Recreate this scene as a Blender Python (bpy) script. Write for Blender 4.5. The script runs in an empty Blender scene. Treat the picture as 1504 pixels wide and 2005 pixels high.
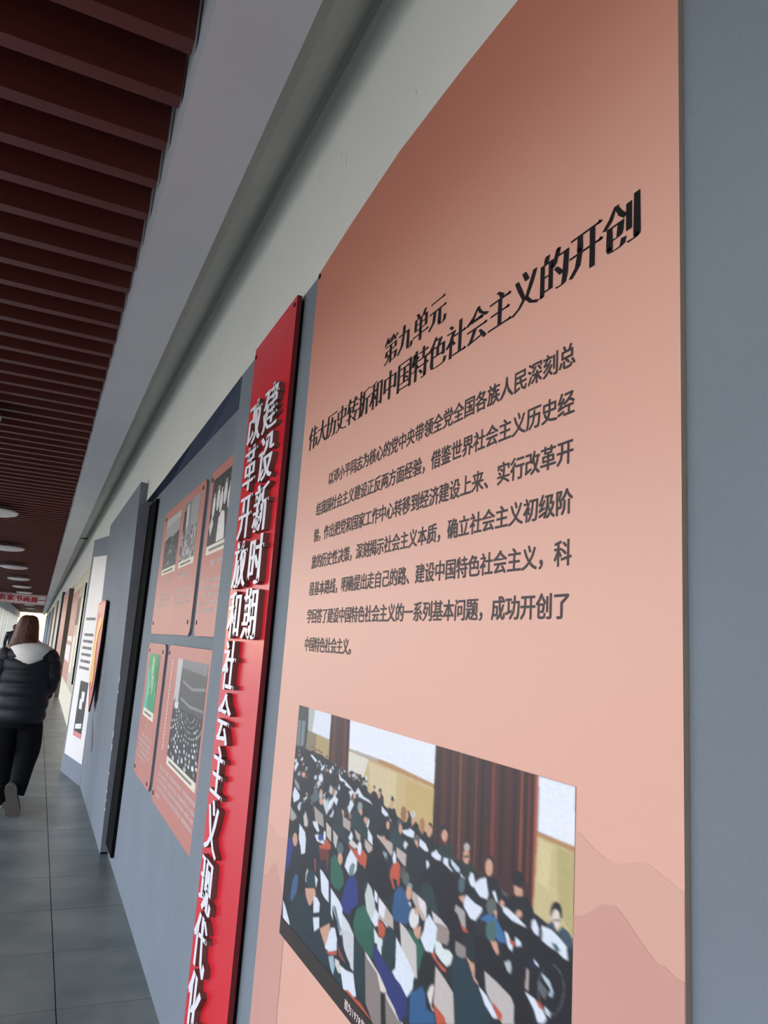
import bpy, bmesh, math, random
import numpy as np
from mathutils import Matrix, Vector

# ------------------------------------------------------------------ camera, world, sun, exposure
scene = bpy.context.scene
C = scene.collection
CAMZ = 1.5
R = ((0.9044982932766883, 0.13956634273601626, 0.4029938875899374),
     (-0.42100547107724906, 0.14132134442451126, 0.8959814033600583),
     (0.06809721567422483, -0.9800762816328783, 0.18658309515625832))
cam_d = bpy.data.cameras.new('camera'); cam = bpy.data.objects.new('camera', cam_d); C.objects.link(cam)
m = Matrix(((R[0][0], -R[0][1], -R[0][2], 0), (R[1][0], -R[1][1], -R[1][2], 0), (R[2][0], -R[2][1], -R[2][2], CAMZ), (0, 0, 0, 1)))
cam.matrix_world = m
cam_d.sensor_fit = 'VERTICAL'; cam_d.sensor_height = 36.0; cam_d.lens = 36.0 * 1439.04 / 2005
cam_d.clip_start = 0.02; cam_d.clip_end = 500
scene.camera = cam

world = bpy.data.worlds.new('sky'); scene.world = world; world.use_nodes = True
wn = world.node_tree.nodes; wl_ = world.node_tree.links; wn.clear()
o_ = wn.new('ShaderNodeOutputWorld'); bg = wn.new('ShaderNodeBackground')
tc = wn.new('ShaderNodeTexCoord'); sep = wn.new('ShaderNodeSeparateXYZ'); cr = wn.new('ShaderNodeValToRGB')
wl_.new(tc.outputs['Generated'], sep.inputs[0]); wl_.new(sep.outputs['Z'], cr.inputs[0])
for k, c in ((0.0, (0.98, 0.98, 0.98, 1)), (0.16, (0.84, 0.90, 0.96, 1)), (0.36, (0.46, 0.60, 0.86, 1)), (0.8, (0.18, 0.32, 0.66, 1))):
    e = cr.color_ramp.elements[0] if k == 0.0 else (cr.color_ramp.elements[1] if k == 0.8 else cr.color_ramp.elements.new(k))
    e.position = k; e.color = c
wl_.new(cr.outputs[0], bg.inputs[0]); bg.inputs[1].default_value = 6.0
wl_.new(bg.outputs[0], o_.inputs[0])

sun_d = bpy.data.lights.new('sun', 'SUN'); sun = bpy.data.objects.new('sun', sun_d); C.objects.link(sun)
sun_d.energy = 9.0; sun_d.angle = math.radians(1.0); sun_d.color = (1.0, 0.90, 0.74)
sun.rotation_euler = Vector((-0.55, 0.50, -0.67)).to_track_quat('-Z', 'Y').to_euler()   # from behind the right wall

scene.view_settings.view_transform = 'Standard'; scene.view_settings.look = 'None'
scene.view_settings.exposure = -0.12; scene.view_settings.gamma = 1.0; scene.view_settings.use_curve_mapping = False

# ------------------------------------------------------------------ helpers
def lin(h, k=1.0):
    if isinstance(h, str): h = [int(h[i:i+2], 16) for i in (0, 2, 4)]
    r = []
    for v in h:
        v = v / 255.0; r.append((v / 12.92 if v <= 0.04045 else ((v + 0.055) / 1.055) ** 2.4) * k)
    return tuple(r) + (1.0,)

def mat(name, col, rough=0.6, spec=0.5, noise=0.0, nscale=8.0, bump=0.0, bscale=60.0, metal=0.0, col2=None, attr=None, stretch=None, det=4, world_pos=False):
    M = bpy.data.materials.new(name); M.use_nodes = True; nt = M.node_tree; N = nt.nodes; L = nt.links
    p = N['Principled BSDF']; p.inputs['Roughness'].default_value = rough; p.inputs['Specular IOR Level'].default_value = spec
    p.inputs['Metallic'].default_value = metal; c = lin(col); p.inputs['Base Color'].default_value = c
    tc = N.new('ShaderNodeTexCoord'); src = tc.outputs['Object']
    if world_pos: src = N.new('ShaderNodeNewGeometry').outputs['Position']
    if stretch:
        mp = N.new('ShaderNodeMapping'); mp.inputs['Scale'].default_value = stretch; L.new(src, mp.inputs[0]); src = mp.outputs[0]
    if attr:
        a = N.new('ShaderNodeVertexColor'); a.layer_name = 'print'; L.new(a.outputs[0], p.inputs['Base Color'])
    elif noise > 0 or col2:
        n = N.new('ShaderNodeTexNoise'); n.inputs['Scale'].default_value = nscale; n.inputs['Detail'].default_value = det; L.new(src, n.inputs['Vector'])
        r = N.new('ShaderNodeValToRGB'); r.color_ramp.elements[0].position = 0.3; r.color_ramp.elements[1].position = 0.7
        c2 = lin(col2) if col2 else c
        r.color_ramp.elements[0].color = tuple(v * (1 - noise) for v in c[:3]) + (1,)
        r.color_ramp.elements[1].color = tuple(min(1, v * (1 + noise)) for v in c2[:3]) + (1,)
        L.new(n.outputs['Fac'], r.inputs[0]); L.new(r.outputs[0], p.inputs['Base Color'])
    if bump > 0:
        n = N.new('ShaderNodeTexNoise'); n.inputs['Scale'].default_value = bscale; n.inputs['Detail'].default_value = 5; L.new(src, n.inputs['Vector'])
        b = N.new('ShaderNodeBump'); b.inputs['Strength'].default_value = 1.0; b.inputs['Distance'].default_value = bump
        L.new(n.outputs['Fac'], b.inputs['Height']); L.new(b.outputs[0], p.inputs['Normal'])
    return M

def obj(name, verts, faces, m=None, parent=None, mats=None, fm=None, smooth=False):
    me = bpy.data.meshes.new(name); me.from_pydata([tuple(v) for v in verts], [], faces)
    for x in (mats or ([m] if m else [])): me.materials.append(x)
    if fm is not None: me.polygons.foreach_set('material_index', fm)
    if smooth: me.polygons.foreach_set('use_smooth', [True] * len(me.polygons))
    me.validate(); me.update()
    o = bpy.data.objects.new(name, me); C.objects.link(o)
    if parent is not None: o.parent = parent
    return o

def tag(o, label=None, cat=None, group=None, kind=None):
    if label: o['label'] = label
    if cat: o['category'] = cat
    if group: o['group'] = group
    if kind: o['kind'] = kind
    return o

def thing(name, label, cat, loc=(0, 0, 0), group=None):
    o = bpy.data.objects.new(name, None); C.objects.link(o); o.location = loc; o.empty_display_size = 0.1
    return tag(o, label, cat, group)

class MB:
    def __init__(s): s.v = []; s.f = []; s.m = []
    def add(s, v, f, m=0):
        b = len(s.v); s.v += [tuple(x) for x in v]; s.f += [tuple(i + b for i in q) for q in f]; s.m += [m] * len(f); return s
    def box(s, x0, x1, y0, y1, z0, z1, m=0):
        v = [(x, y, z) for z in (z0, z1) for y in (y0, y1) for x in (x0, x1)]
        return s.add(v, [(0, 2, 3, 1), (4, 5, 7, 6), (0, 1, 5, 4), (2, 6, 7, 3), (0, 4, 6, 2), (1, 3, 7, 5)], m)
    def prism(s, pts, x0, x1, m=0, mside=None):
        """outline pts (y,z) extruded along x, from the front x0 back to x1"""
        n = len(pts); v = [(x0, y, z) for y, z in pts] + [(x1, y, z) for y, z in pts]
        s.add(v, [tuple(range(n)), tuple(range(2 * n - 1, n - 1, -1))], m)
        b = len(s.v) - 2 * n
        s.f += [(b + i, b + n + i, b + n + (i + 1) % n, b + (i + 1) % n) for i in range(n)]; s.m += [m if mside is None else mside] * n
        return s
    def ruled(s, A, B, m=0):
        n = len(A); s.add(list(A) + list(B), [(i, i + 1, n + i + 1, n + i) for i in range(n - 1)], m); return s
    def tube(s, path, n=12, m=0, cap=True):
        """path: (x,y,z,rx,ry) rings, ellipse across the path direction"""
        P = [Vector(p[:3]) for p in path]; rings = []
        for i, p in enumerate(path):
            d = (P[min(i + 1, len(P) - 1)] - P[max(i - 1, 0)]).normalized()
            ref = Vector((1, 0, 0)) if abs(d.x) < 0.9 else Vector((0, 1, 0))
            a = (ref - d * ref.dot(d)).normalized(); b = d.cross(a)
            rings.append([P[i] + a * (p[3] * math.cos(2 * math.pi * k / n)) + b * (p[4] * math.sin(2 * math.pi * k / n)) for k in range(n)])
        v = [q for r in rings for q in r]; f = []
        for i in range(len(rings) - 1):
            for k in range(n): f.append((i * n + k, i * n + (k + 1) % n, (i + 1) * n + (k + 1) % n, (i + 1) * n + k))
        if cap: f += [tuple(range(n - 1, -1, -1)), tuple(range(len(v) - n, len(v)))]
        return s.add(v, f, m)
    def build(s, name, m=None, parent=None, mats=None, smooth=False):
        return obj(name, s.v, s.f, m, parent, mats, s.m if mats else None, smooth)

def W(p): return (p[0], p[1], p[2] + CAMZ)     # measured heights are above the lens; the floor is 0
Z = lambda z: z + CAMZ

# ---- lettering: the outline of each glyph, thickened across and thinned up and down like a Song face
GC = {}
def glyph(ch, a=0.0, b=0.0, serif=False, res=2):
    key = (ch, a, b, serif)
    if key in GC: return GC[key]
    cu = bpy.data.curves.new('glyph', 'FONT'); cu.body = ch; cu.size = 1; cu.resolution_u = res
    o = bpy.data.objects.new('glyph', cu); C.objects.link(o)
    dg = bpy.context.evaluated_depsgraph_get(); ev = o.evaluated_get(dg); me = ev.to_mesh()
    vs = np.array([v.co[:2] for v in me.vertices], float); fs = [tuple(p.vertices) for p in me.polygons]
    ev.to_mesh_clear(); bpy.data.objects.remove(o); bpy.data.curves.remove(cu)
    # weld duplicate points
    idx = {}; mp = []; nv = []
    for v in vs:
        k = (round(v[0], 4), round(v[1], 4))
        if k not in idx: idx[k] = len(nv); nv.append(v)
        mp.append(idx[k])
    nf = []
    for f in fs:
        g = [mp[i] for i in f]; g = [x for i, x in enumerate(g) if x != g[i - 1]]
        if len(g) > 2: nf.append(g)
    vs = np.array(nv); cnt = {}
    for f in nf:
        ar = sum(vs[f[i - 1]][0] * vs[f[i]][1] - vs[f[i]][0] * vs[f[i - 1]][1] for i in range(len(f)))
        if ar < 0: f.reverse()
        for i in range(len(f)): cnt[(f[i - 1], f[i])] = cnt.get((f[i - 1], f[i]), 0) + 1
    be = [e for e in cnt if (e[1], e[0]) not in cnt]
    nr = np.zeros_like(vs); ser = []
    for i, j in be:
        d = vs[j] - vs[i]; l = np.hypot(*d)
        if l < 1e-6: continue
        n = np.array([d[1], -d[0]]) / l; nr[i] += n; nr[j] += n
        if serif and n[0] > 0.96 and 0.035 < l < 0.10: ser.append((max(vs[i][0], vs[j][0]), min(vs[i][1], vs[j][1]) - b * 0))
    l = np.hypot(nr[:, 0], nr[:, 1]); l[l < 1e-6] = 1; nr /= l[:, None]
    out = vs + nr * 1.25 * np.array([a, b]); faces = [tuple(f) for f in nf]; out = [tuple(v) for v in out]
    for x, y in ser:
        k = len(out); y -= b * 0.6; out += [(x + 0.015, y), (x - 0.035, y + 0.085), (x - 0.115, y)]; faces.append((k, k + 1, k + 2)); be += [(k + 1, k), (k + 2, k + 1), (k, k + 2)]
    GC[key] = (out, faces, be); return GC[key]

def text_on_wall(name, rows, X, m, parent, a=0.0, b=0.0, serif=False, depth=0.0, mside=None, res=2):
    """rows: (string, y of the left edge, z of the baseline, size, pitch, width scale); reads towards smaller y, faces -x"""
    B = MB()
    for s, y, z, size, pitch, ws in rows:
        for i, ch in enumerate(s):
            if ch == ' ': continue
            v, f, be = glyph(ch, a, b, serif, res)
            P = [(X, y - i * pitch - p[0] * size * ws, Z(z + p[1] * size)) for p in v]
            B.add(P, f, 0)
            if depth > 0:
                k = len(B.v); Q = [(p[0] + depth, p[1], p[2]) for p in P]; B.v += Q; k0 = k - len(P)
                B.f += [(k0 + j, k0 + i2, k + i2, k + j) for i2, j in be]; B.m += [1] * len(be)
    return B.build(name, m, parent, mats=[m, mside] if depth > 0 else None)

# ---- flat prints: painted polygons rastered into the colours of a fine mesh
def raster(shapes, Wd, Hd, base, ss=2):
    w, h = Wd * ss, Hd * ss; img = np.zeros((h, w, 3)); img[:] = lin(base)[:3]
    for col, pts in shapes:
        px = np.array(pts[0::2], float) / 999 * w; py = np.array(pts[1::2], float) / 999 * h
        x0, x1 = max(0, int(px.min())), min(w, int(px.max()) + 2); y0, y1 = max(0, int(py.min())), min(h, int(py.max()) + 2)
        if x1 <= x0 or y1 <= y0: continue
        gy, gx = np.mgrid[y0:y1, x0:x1] + 0.5; ins = np.zeros(gx.shape, bool); n = len(px)
        for i in range(n):
            xa, ya, xb, yb = px[i - 1], py[i - 1], px[i], py[i]
            if ya == yb: continue
            c = (ya > gy) != (yb > gy); ins ^= c & (gx < (xb - xa) * (gy - ya) / (yb - ya) + xa)
        img[y0:y1, x0:x1][ins] = lin(col)[:3]
    return img.reshape(Hd, ss, Wd, ss, 3).mean((1, 3))

def print_mesh(name, img, X, y0, y1, z0, z1, m, parent, flip=False):
    """grid facing -x: image left edge at y0, top at z0"""
    h, w = img.shape[:2]; me = bpy.data.meshes.new(name)
    ys = y0 + (y1 - y0) * np.linspace(0, 1, w); zs = Z(z0) + (z1 - z0) * np.linspace(0, 1, h)
    co = np.zeros((h, w, 3)); co[..., 0] = X; co[..., 1] = ys[None]; co[..., 2] = zs[:, None]
    i = (np.arange(h - 1)[:, None] * w + np.arange(w - 1)[None]).ravel(); q = np.stack([i, i + w, i + w + 1, i + 1], 1)
    me.vertices.add(h * w); me.vertices.foreach_set('co', co.ravel())
    me.loops.add(q.size); me.loops.foreach_set('vertex_index', q.ravel().astype(np.int32))
    me.polygons.add(len(q)); me.polygons.foreach_set('loop_start', np.arange(0, q.size, 4, dtype=np.int32)); me.polygons.foreach_set('loop_total', np.full(len(q), 4, np.int32))
    ca = me.color_attributes.new('print', 'BYTE_COLOR', 'POINT'); col = np.ones((h * w, 4)); col[:, :3] = img.reshape(-1, 3); ca.data.foreach_set('color', col.ravel())
    me.update(); me.validate(); me.materials.append(m)
    o = bpy.data.objects.new(name, me); C.objects.link(o); o.parent = parent
    return o

def rrect(y0, y1, z0, z1, r, n=5):
    p = []
    for cy, cz, a0 in ((y1 - r, z1 - r, 0), (y0 + r, z1 - r, 90), (y0 + r, z0 + r, 180), (y1 - r, z0 + r, 270)):
        for i in range(n + 1):
            t = math.radians(a0 + 90 * i / n); p.append((cy + r * math.cos(t), Z(cz + r * math.sin(t))))
    return p
def rect(y0, y1, z0, z1): return [(y0, Z(z0)), (y1, Z(z0)), (y1, Z(z1)), (y0, Z(z1))]

# ------------------------------------------------------------------ materials
M = {}
M['grey_paint'] = mat('grey_wall_paint', (124, 133, 141), 0.7, 0.35, 0.05, 3, 0.0022, 95)
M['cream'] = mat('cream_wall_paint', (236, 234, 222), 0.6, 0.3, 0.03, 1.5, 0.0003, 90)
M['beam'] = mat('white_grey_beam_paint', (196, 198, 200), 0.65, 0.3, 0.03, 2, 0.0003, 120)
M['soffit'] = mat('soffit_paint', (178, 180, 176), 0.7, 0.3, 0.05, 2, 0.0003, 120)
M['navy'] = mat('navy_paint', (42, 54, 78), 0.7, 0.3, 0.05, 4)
M['side_dark'] = mat('charcoal_side_paint', (122, 122, 128), 0.8, 0.2, 0.08, 9, 0.0008, 60)
M['matt_black'] = mat('matt_black_finish', (12, 12, 14), 0.95, 0.1, 0.1, 20)
M['slat'] = mat('red_brown_slat', (92, 42, 33), 0.5, 0.35, 0.10, 3, stretch=(0.6, 8, 8))
M['void'] = mat('black_ceiling_void', (22, 18, 20), 0.95, 0.1, 0.1, 5)
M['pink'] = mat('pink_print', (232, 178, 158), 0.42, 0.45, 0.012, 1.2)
def grade(Mt, lo, hi, c_hi):      # base colour deepens to a terracotta towards the head of the board
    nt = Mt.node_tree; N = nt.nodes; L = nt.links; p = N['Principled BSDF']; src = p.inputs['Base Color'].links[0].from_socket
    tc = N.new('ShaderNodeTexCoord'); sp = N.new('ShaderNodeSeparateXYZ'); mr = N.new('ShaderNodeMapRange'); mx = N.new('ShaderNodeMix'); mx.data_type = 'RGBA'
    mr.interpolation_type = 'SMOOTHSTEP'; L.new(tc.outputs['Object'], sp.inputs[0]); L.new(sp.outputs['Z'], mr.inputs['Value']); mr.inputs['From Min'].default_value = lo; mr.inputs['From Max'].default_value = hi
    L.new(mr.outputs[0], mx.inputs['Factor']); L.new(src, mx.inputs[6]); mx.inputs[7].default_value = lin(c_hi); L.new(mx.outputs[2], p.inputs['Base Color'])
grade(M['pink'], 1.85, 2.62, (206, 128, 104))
M['pink_edge'] = mat('board_edge', (150, 135, 120), 0.7, 0.2, 0.05, 30)
M['mount1'] = mat('pink_hill_print_pale', (222, 172, 152), 0.42, 0.45, 0.015, 2)
M['mount2'] = mat('pink_hill_print', (211, 158, 143), 0.42, 0.45, 0.03, 3)
M['ink'] = mat('black_ink', (26, 20, 24), 0.5, 0.3)
M['ink_grey'] = mat('grey_ink', (66, 58, 60), 0.5, 0.3)
M['screw'] = mat('black_screw', (14, 14, 16), 0.4, 0.5)
M['photo'] = mat('photo_print', (200, 200, 200), 0.4, 0.45, attr=True)
M['red'] = mat('glossy_red_board', (226, 34, 50), 0.26, 0.5, 0.03, 4)
M['red_side'] = mat('dark_red_board_side', (112, 36, 40), 0.6, 0.3)
M['letter'] = mat('white_acrylic_letter', (244, 242, 248), 0.35, 0.5)
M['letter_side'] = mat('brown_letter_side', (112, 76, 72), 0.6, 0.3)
M['pink2'] = mat('salmon_print', (196, 128, 115), 0.45, 0.4, 0.03, 5)
M['cap'] = mat('cream_caption', (235, 226, 205), 0.5, 0.4)
M['white_ink'] = mat('pale_ink', (246, 226, 220), 0.5, 0.3)
M['tile'] = mat('stone_tile', (92, 100, 98), 0.36, 0.5, 0.20, 2.6, 0.0006, 45, col2=(116, 119, 110), det=10, world_pos=True)
M['joint'] = mat('tile_joint', (38, 40, 40), 0.9, 0.2)
M['lamp'] = mat('lamp_enamel', (205, 205, 210), 0.35, 0.5)
M['lawn'] = mat('yard_lawn', (62, 66, 48), 0.95, 0.1, 0.2, 1.5)
M['paving'] = mat('outdoor_paving', (140, 139, 136), 0.85, 0.2, 0.1, 0.6)
M['sunwall'] = mat('sunlit_plaster', (250, 226, 160), 0.85, 0.2, 0.05, 0.8)
M['jacket'] = mat('navy_puffer_nylon', (12, 13, 22), 0.55, 0.4, 0.2, 30, 0.002, 35)
M['trousers'] = mat('dark_trousers', (9, 10, 15), 0.9, 0.2, 0.2, 20)
M['hood'] = mat('white_fleece', (226, 222, 214), 0.9, 0.2, 0.04, 30, 0.002, 80)
M['hair'] = mat('auburn_hair', (40, 20, 12), 0.5, 0.35, 0.35, 30, col2=(88, 45, 25), stretch=(5, 5, 0.5), bump=0.003, bscale=40)
M['skin'] = mat('skin', (214, 170, 150), 0.6, 0.4)
M['sole'] = mat('grey_rubber_sole', (84, 79, 74), 0.8, 0.3, 0.1, 60, 0.001, 120)
M['shoe'] = mat('dark_shoe', (40, 40, 44), 0.7, 0.3)
M['white_rubber'] = mat('white_rubber', (215, 212, 205), 0.6, 0.4)
M['white_poster'] = mat('white_poster', (240, 234, 228), 0.5, 0.4, 0.02, 3)
M['poster_ink'] = mat('poster_grey_ink', (120, 118, 118), 0.6, 0.3)
M['kick'] = mat('blue_grey_skirting', (120, 146, 172), 0.7, 0.3, 0.08, 10)
M['flag_red'] = mat('flag_red', (206, 40, 40), 0.4, 0.5, 0.05, 4)
M['flag_pink'] = mat('flag_pink', (220, 130, 120), 0.4, 0.5)
M['gold'] = mat('gold_yellow', (250, 190, 50), 0.4, 0.5)
M['beige'] = mat('beige_print', (196, 184, 160), 0.5, 0.4, 0.12, 6)
M['yellow_cream'] = mat('yellow_cream_wall', (230, 222, 196), 0.6, 0.3)
M['olive'] = mat('olive_board_side', (92, 88, 78), 0.8, 0.2, 0.08, 9)
M['pillar'] = mat('cream_pillar_paint', (206, 200, 182), 0.7, 0.3, 0.05, 2)
M['sign_pink'] = mat('sign_fabric', (226, 176, 182), 0.7, 0.3)
M['sign_white'] = mat('sign_white', (240, 236, 238), 0.7, 0.3)
M['sign_red'] = mat('sign_red_ink', (196, 34, 52), 0.7, 0.3)

# ------------------------------------------------------------------ the setting
# floor: slab, then a tile for every stone, 0.585 m pitch
fb = MB(); fb.box(-2.6, 0.72, -5, 92, -0.06, -0.004); floor = fb.build('floor', M['joint']); tag(floor, kind='structure', label='dark grey stone tile floor of the covered corridor')
PT = 0.585; tm = MB(); g = 0.0022
tm.box(-PT / 2 + g, PT / 2 - g, -PT / 2 + g, PT / 2 - g, -0.004, 0.0)
tile0 = tm.build('tile', M['tile'], floor); first = True; random.seed(3)
far = MB()
for j in range(-12, 150):
    yc = 4.07 + PT * (j + 0.5) - PT * 4
    for i in range(-5, 1):
        xc = 0.2765 + PT * (i + 0.5)
        if xc - PT / 2 > 0.66: continue
        if 1.5 < yc < 22:
            o = tile0 if first else tile0.copy()
            if not first: C.objects.link(o)
            first = False; o.parent = floor; o.location = (xc, yc, random.uniform(-0.0006, 0.0006)); o.rotation_euler = (random.uniform(-1, 1) * .0008, random.uniform(-1, 1) * .0008, 0)
        else: far.box(xc - PT / 2 + g, xc + PT / 2 - g, yc - PT / 2 + g, yc + PT / 2 - g, -0.004, 0)
far.build('distant_tile', M['tile'], floor)['kind'] = 'stuff'

# right wall: painted plane, the recess, the next projecting board, the wedge, then the long far recess
EDGE = [(-4, 1.06), (0.3, 1.078), (0.888, 1.094), (1.097, 1.104), (1.367, 1.108), (1.643, 1.09), (1.923, 1.066), (2.077, 1.063), (2.812, 1.054), (4.862, 1.0), (5.70, 0.985)]
def edge(y):
    for (a, za), (b, zb) in zip(EDGE, EDGE[1:]):
        if a <= y <= b: return za + (zb - za) * (y - a) / (b - a)
    return 1.0
w = MB()
pa = [p for p in EDGE if p[0] < 2.81] + [(2.812, 1.054)]
w.ruled([(0.60, y, 0.0) for y, z in pa], [(0.60, y, Z(z)) for y, z in pa], 0)
w.add([(0.60, 2.812, 0), (0.65, 2.812, 0), (0.65, 2.812, Z(0.985)), (0.60, 2.812, Z(1.054))], [(0, 1, 2, 3)], 0)
w.add([(0.65, 2.812, 0), (0.65, 5.70, 0), (0.65, 5.70, Z(1.0)), (0.65, 2.812, Z(0.985))], [(0, 1, 2, 3)], 0)
pr = [(2.812, 1.054), (3.8, 1.028), (4.862, 1.0), (5.70, 0.985)]
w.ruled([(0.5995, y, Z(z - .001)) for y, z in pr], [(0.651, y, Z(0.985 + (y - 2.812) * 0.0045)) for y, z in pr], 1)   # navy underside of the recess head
w.box(0.656, 0.72, -4, 8.2, 0, Z(1.9)); w.box(0.606, 0.656, 2.812, 8.2, Z(1.07), Z(1.5))
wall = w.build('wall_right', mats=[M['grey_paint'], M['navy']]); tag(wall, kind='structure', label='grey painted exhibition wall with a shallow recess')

# far half of the wall beyond the wedge
w = MB()
w.box(0.62, 0.72, 8.2, 92, 0, Z(1.5)); fw = w.build('wall_right', M['yellow_cream']); tag(fw, kind='structure', label='pale cream wall of the far corridor behind the distant boards')

# cream fascia over all of it; its groove is shaped to deepen the corner shade
f = MB()
prof = [(0.405, 1.535), (0.44, 1.539), (0.475, 1.555), (0.51, 1.59), (0.545, 1.64), (0.575, 1.685), (0.592, 1.69), (0.600, 1.66), (0.600, 1.52)]
ys = sorted(set([p[0] for p in EDGE if p[0] < 5.7] + [5.69, 5.70, 8.14, 8.15, 9.5, 92]))
def eb(y):
    if y < 5.7: return edge(y)
    if y <= 8.14: return 1.12
    return 1.0
for k in range(len(prof) - 1):
    (xa, za), (xb, zb) = prof[k], prof[k + 1]
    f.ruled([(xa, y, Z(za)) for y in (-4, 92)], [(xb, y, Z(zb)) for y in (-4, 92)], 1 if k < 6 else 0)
f.ruled([(0.600, y, Z(1.52)) for y in ys], [(0.600, y, Z(eb(y))) for y in ys], 0)
f.add([(0.60, 8.15, Z(1.0)), (0.72, 8.15, Z(1.0)), (0.72, 92, Z(1.0)), (0.60, 92, Z(1.0))], [(0, 1, 2, 3)], 0)
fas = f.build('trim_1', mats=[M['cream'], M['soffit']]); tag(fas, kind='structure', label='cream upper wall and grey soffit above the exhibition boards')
jt = MB(); jt.box(0.40, 0.545, 13.37, 13.42, Z(1.531), Z(1.55)); jt.build('joint', M['screw'], fas)
# marks and scrapes on the soffit and fascia
sc = MB()
for i in range(26):
    y = random.uniform(0.9, 4.5); x = random.uniform(0.41, 0.5) if i % 2 else None; l = random.uniform(0.01, 0.05)
    if x: sc.add([(x, y, Z(1.5335)), (x + .0015, y, Z(1.5335)), (x + .004, y + l, Z(1.5335)), (x + .003, y + l, Z(1.5335))], [(0, 1, 2, 3)])
    else:
        z = random.uniform(1.12, 1.45); sc.add([(0.5994, y, Z(z)), (0.5994, y + .0015, Z(z)), (0.5994, y + .004 + l * .2, Z(z + l)), (0.5994, y + l * .2 + .003, Z(z + l))], [(0, 1, 2, 3)])
tag(sc.build('scuff_and_shade_mark', M['side_dark'], fas), kind='stuff')

b = MB(); b.box(0.172, 0.39, -4, 92, Z(1.46), Z(1.95)); b.box(0.39, 0.42, -4, 92, Z(1.54), Z(1.95))
tag(b.build('beam', M['beam']), kind='structure', label='pale grey painted beam running along the right side of the ceiling')
b = MB(); b.box(-2.36, -2.08, -4, 92, Z(1.0), Z(1.95))  # underside dropped low to shade the head of the right wall
tag(b.build('beam', M['beam']), kind='structure', label='white beam running along the far left side of the ceiling')

# ceiling and its slats
b = MB(); b.box(-2.4, 0.75, -4, 92, Z(1.95), Z(2.1)); ceil = b.build('ceiling', M['void']); tag(ceil, kind='structure', label='dark ceiling hung with red-brown slats')
s = MB(); s.box(-2.075, 0.164, -0.056, 0, 0, 0.15); slat0 = s.build('slat', M['slat'], ceil); fs = MB(); first = True
for k in range(-14, 380):
    y = 1.60 * (1.18 + 0.1465 * k)
    if -8 <= k < 150:
        o = slat0 if first else slat0.copy()
        if not first: C.objects.link(o)
        first = False; o.parent = ceil; o.location = (random.uniform(-.004, .004), y, Z(1.60) + random.uniform(-.001, .001))
    else: fs.box(-2.075, 0.164, y - 0.056, y, Z(1.60), Z(1.75))
fs.build('distant_slat', M['slat'], ceil)['kind'] = 'stuff'

# outer side: columns, open to the yard, solid bays far off
c = MB()
c.box(-0.14, 0.14, -0.17, 0.17, 0, Z(1.0)); col0 = c.build('column', M['pillar']); first = True
for k in range(22):
    o = col0 if first else col0.copy()
    if not first: C.objects.link(o)
    first = False; o.location = (-2.22, -2.0 + 4.2 * k, 0)
    tag(o, kind='structure', label='square cream column on the open left side of the corridor')
c = MB(); c.box(-40, 40, -40, 160, -0.3, -0.07); tag(c.build('ground', M['paving']), kind='structure', label='pale outdoor paving beside the corridor')
c = MB(); c.box(-30, 30, 112, 114, -0.1, 14); tag(c.build('wall_back', M['sunwall']), kind='structure', label='sunlit yellowish wall seen through the corridor end')
c = MB(); c.box(-2.6, 0.72, -5.2, -5, -.1, Z(1.95)); tag(c.build('wall_light_block', M['grey_paint']), kind='structure', label='unseen grey wall added behind the camera to block light')  # added out of view to keep sky light off the slat sides
c = MB(); c.box(-26, -25, -30, 110, -0.1, 3.2); tag(c.build('wall_yard', M['pillar']), kind='structure', label='low wall across the yard outside')

# ------------------------------------------------------------------ the big pink display board
XP = 0.592
panel = thing('display_board', 'large salmon pink display board with a black title, grey paragraph and colour conference photograph', 'display board', (0.60, 1.23, 0.4))
def P_(o): o.matrix_parent_inverse = panel.matrix_world.inverted(); return o
YL, YR = 1.894, 0.558
top = [(YR, 1.092)] + [(y, z) for y, z in ((0.70, 1.10), (0.888, 1.108), (1.097, 1.118), (1.367, 1.120), (1.643, 1.093), (1.80, 1.072))] + [(YL, 1.058)]
out = [(YR, Z(-1.2))] + [(y, Z(z)) for y, z in top] + [(YL, Z(-1.2))]
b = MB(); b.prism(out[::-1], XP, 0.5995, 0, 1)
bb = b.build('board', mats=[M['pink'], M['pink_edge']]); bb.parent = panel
parts = [bb]
def hill(pts, bottom, X, m):
    v = []; n = len(pts)
    B = MB(); B.ruled([(X, y, Z(z)) for y, z in pts], [(X, y, Z(bottom)) for y, z in pts]); return B.build('printed_hill', m, panel)
m1 = [(0.735, -.182), (0.718, -.187), (0.707, -.188), (0.686, -.198), (0.663, -.204), (0.646, -.203), (0.615, -.193), (0.603, -.192), (0.586, -.198), (0.568, -.203), (0.5585, -.205)]
m2 = [(0.735, -.280), (0.715, -.276), (0.702, -.272), (0.687, -.262), (0.67, -.25), (0.651, -.246), (0.638, -.252), (0.617, -.266), (0.605, -.273), (0.591, -.28), (0.582, -.279), (0.571, -.283), (0.5585, -.283)]
m3 = [(1.8935, -.449), (1.868, -.436), (1.845, -.44), (1.821, -.449), (1.798, -.452), (1.765, -.446), (1.70, -.429)]
m4 = [(1.8935, -.562), (1.87, -.555), (1.853, -.546), (1.83, -.524), (1.81, -.512), (1.795, -.517), (1.778, -.53), (1.75, -.553), (1.70, -.57)]
parts += [hill(m1, -1.2, XP - .0003, M['mount1']), hill(m2, -1.2, XP - .0006, M['mount2']), hill(m3, -1.2, XP - .0003, M['mount1']), hill(m4, -1.2, XP - .0006, M['mount2'])]
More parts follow.
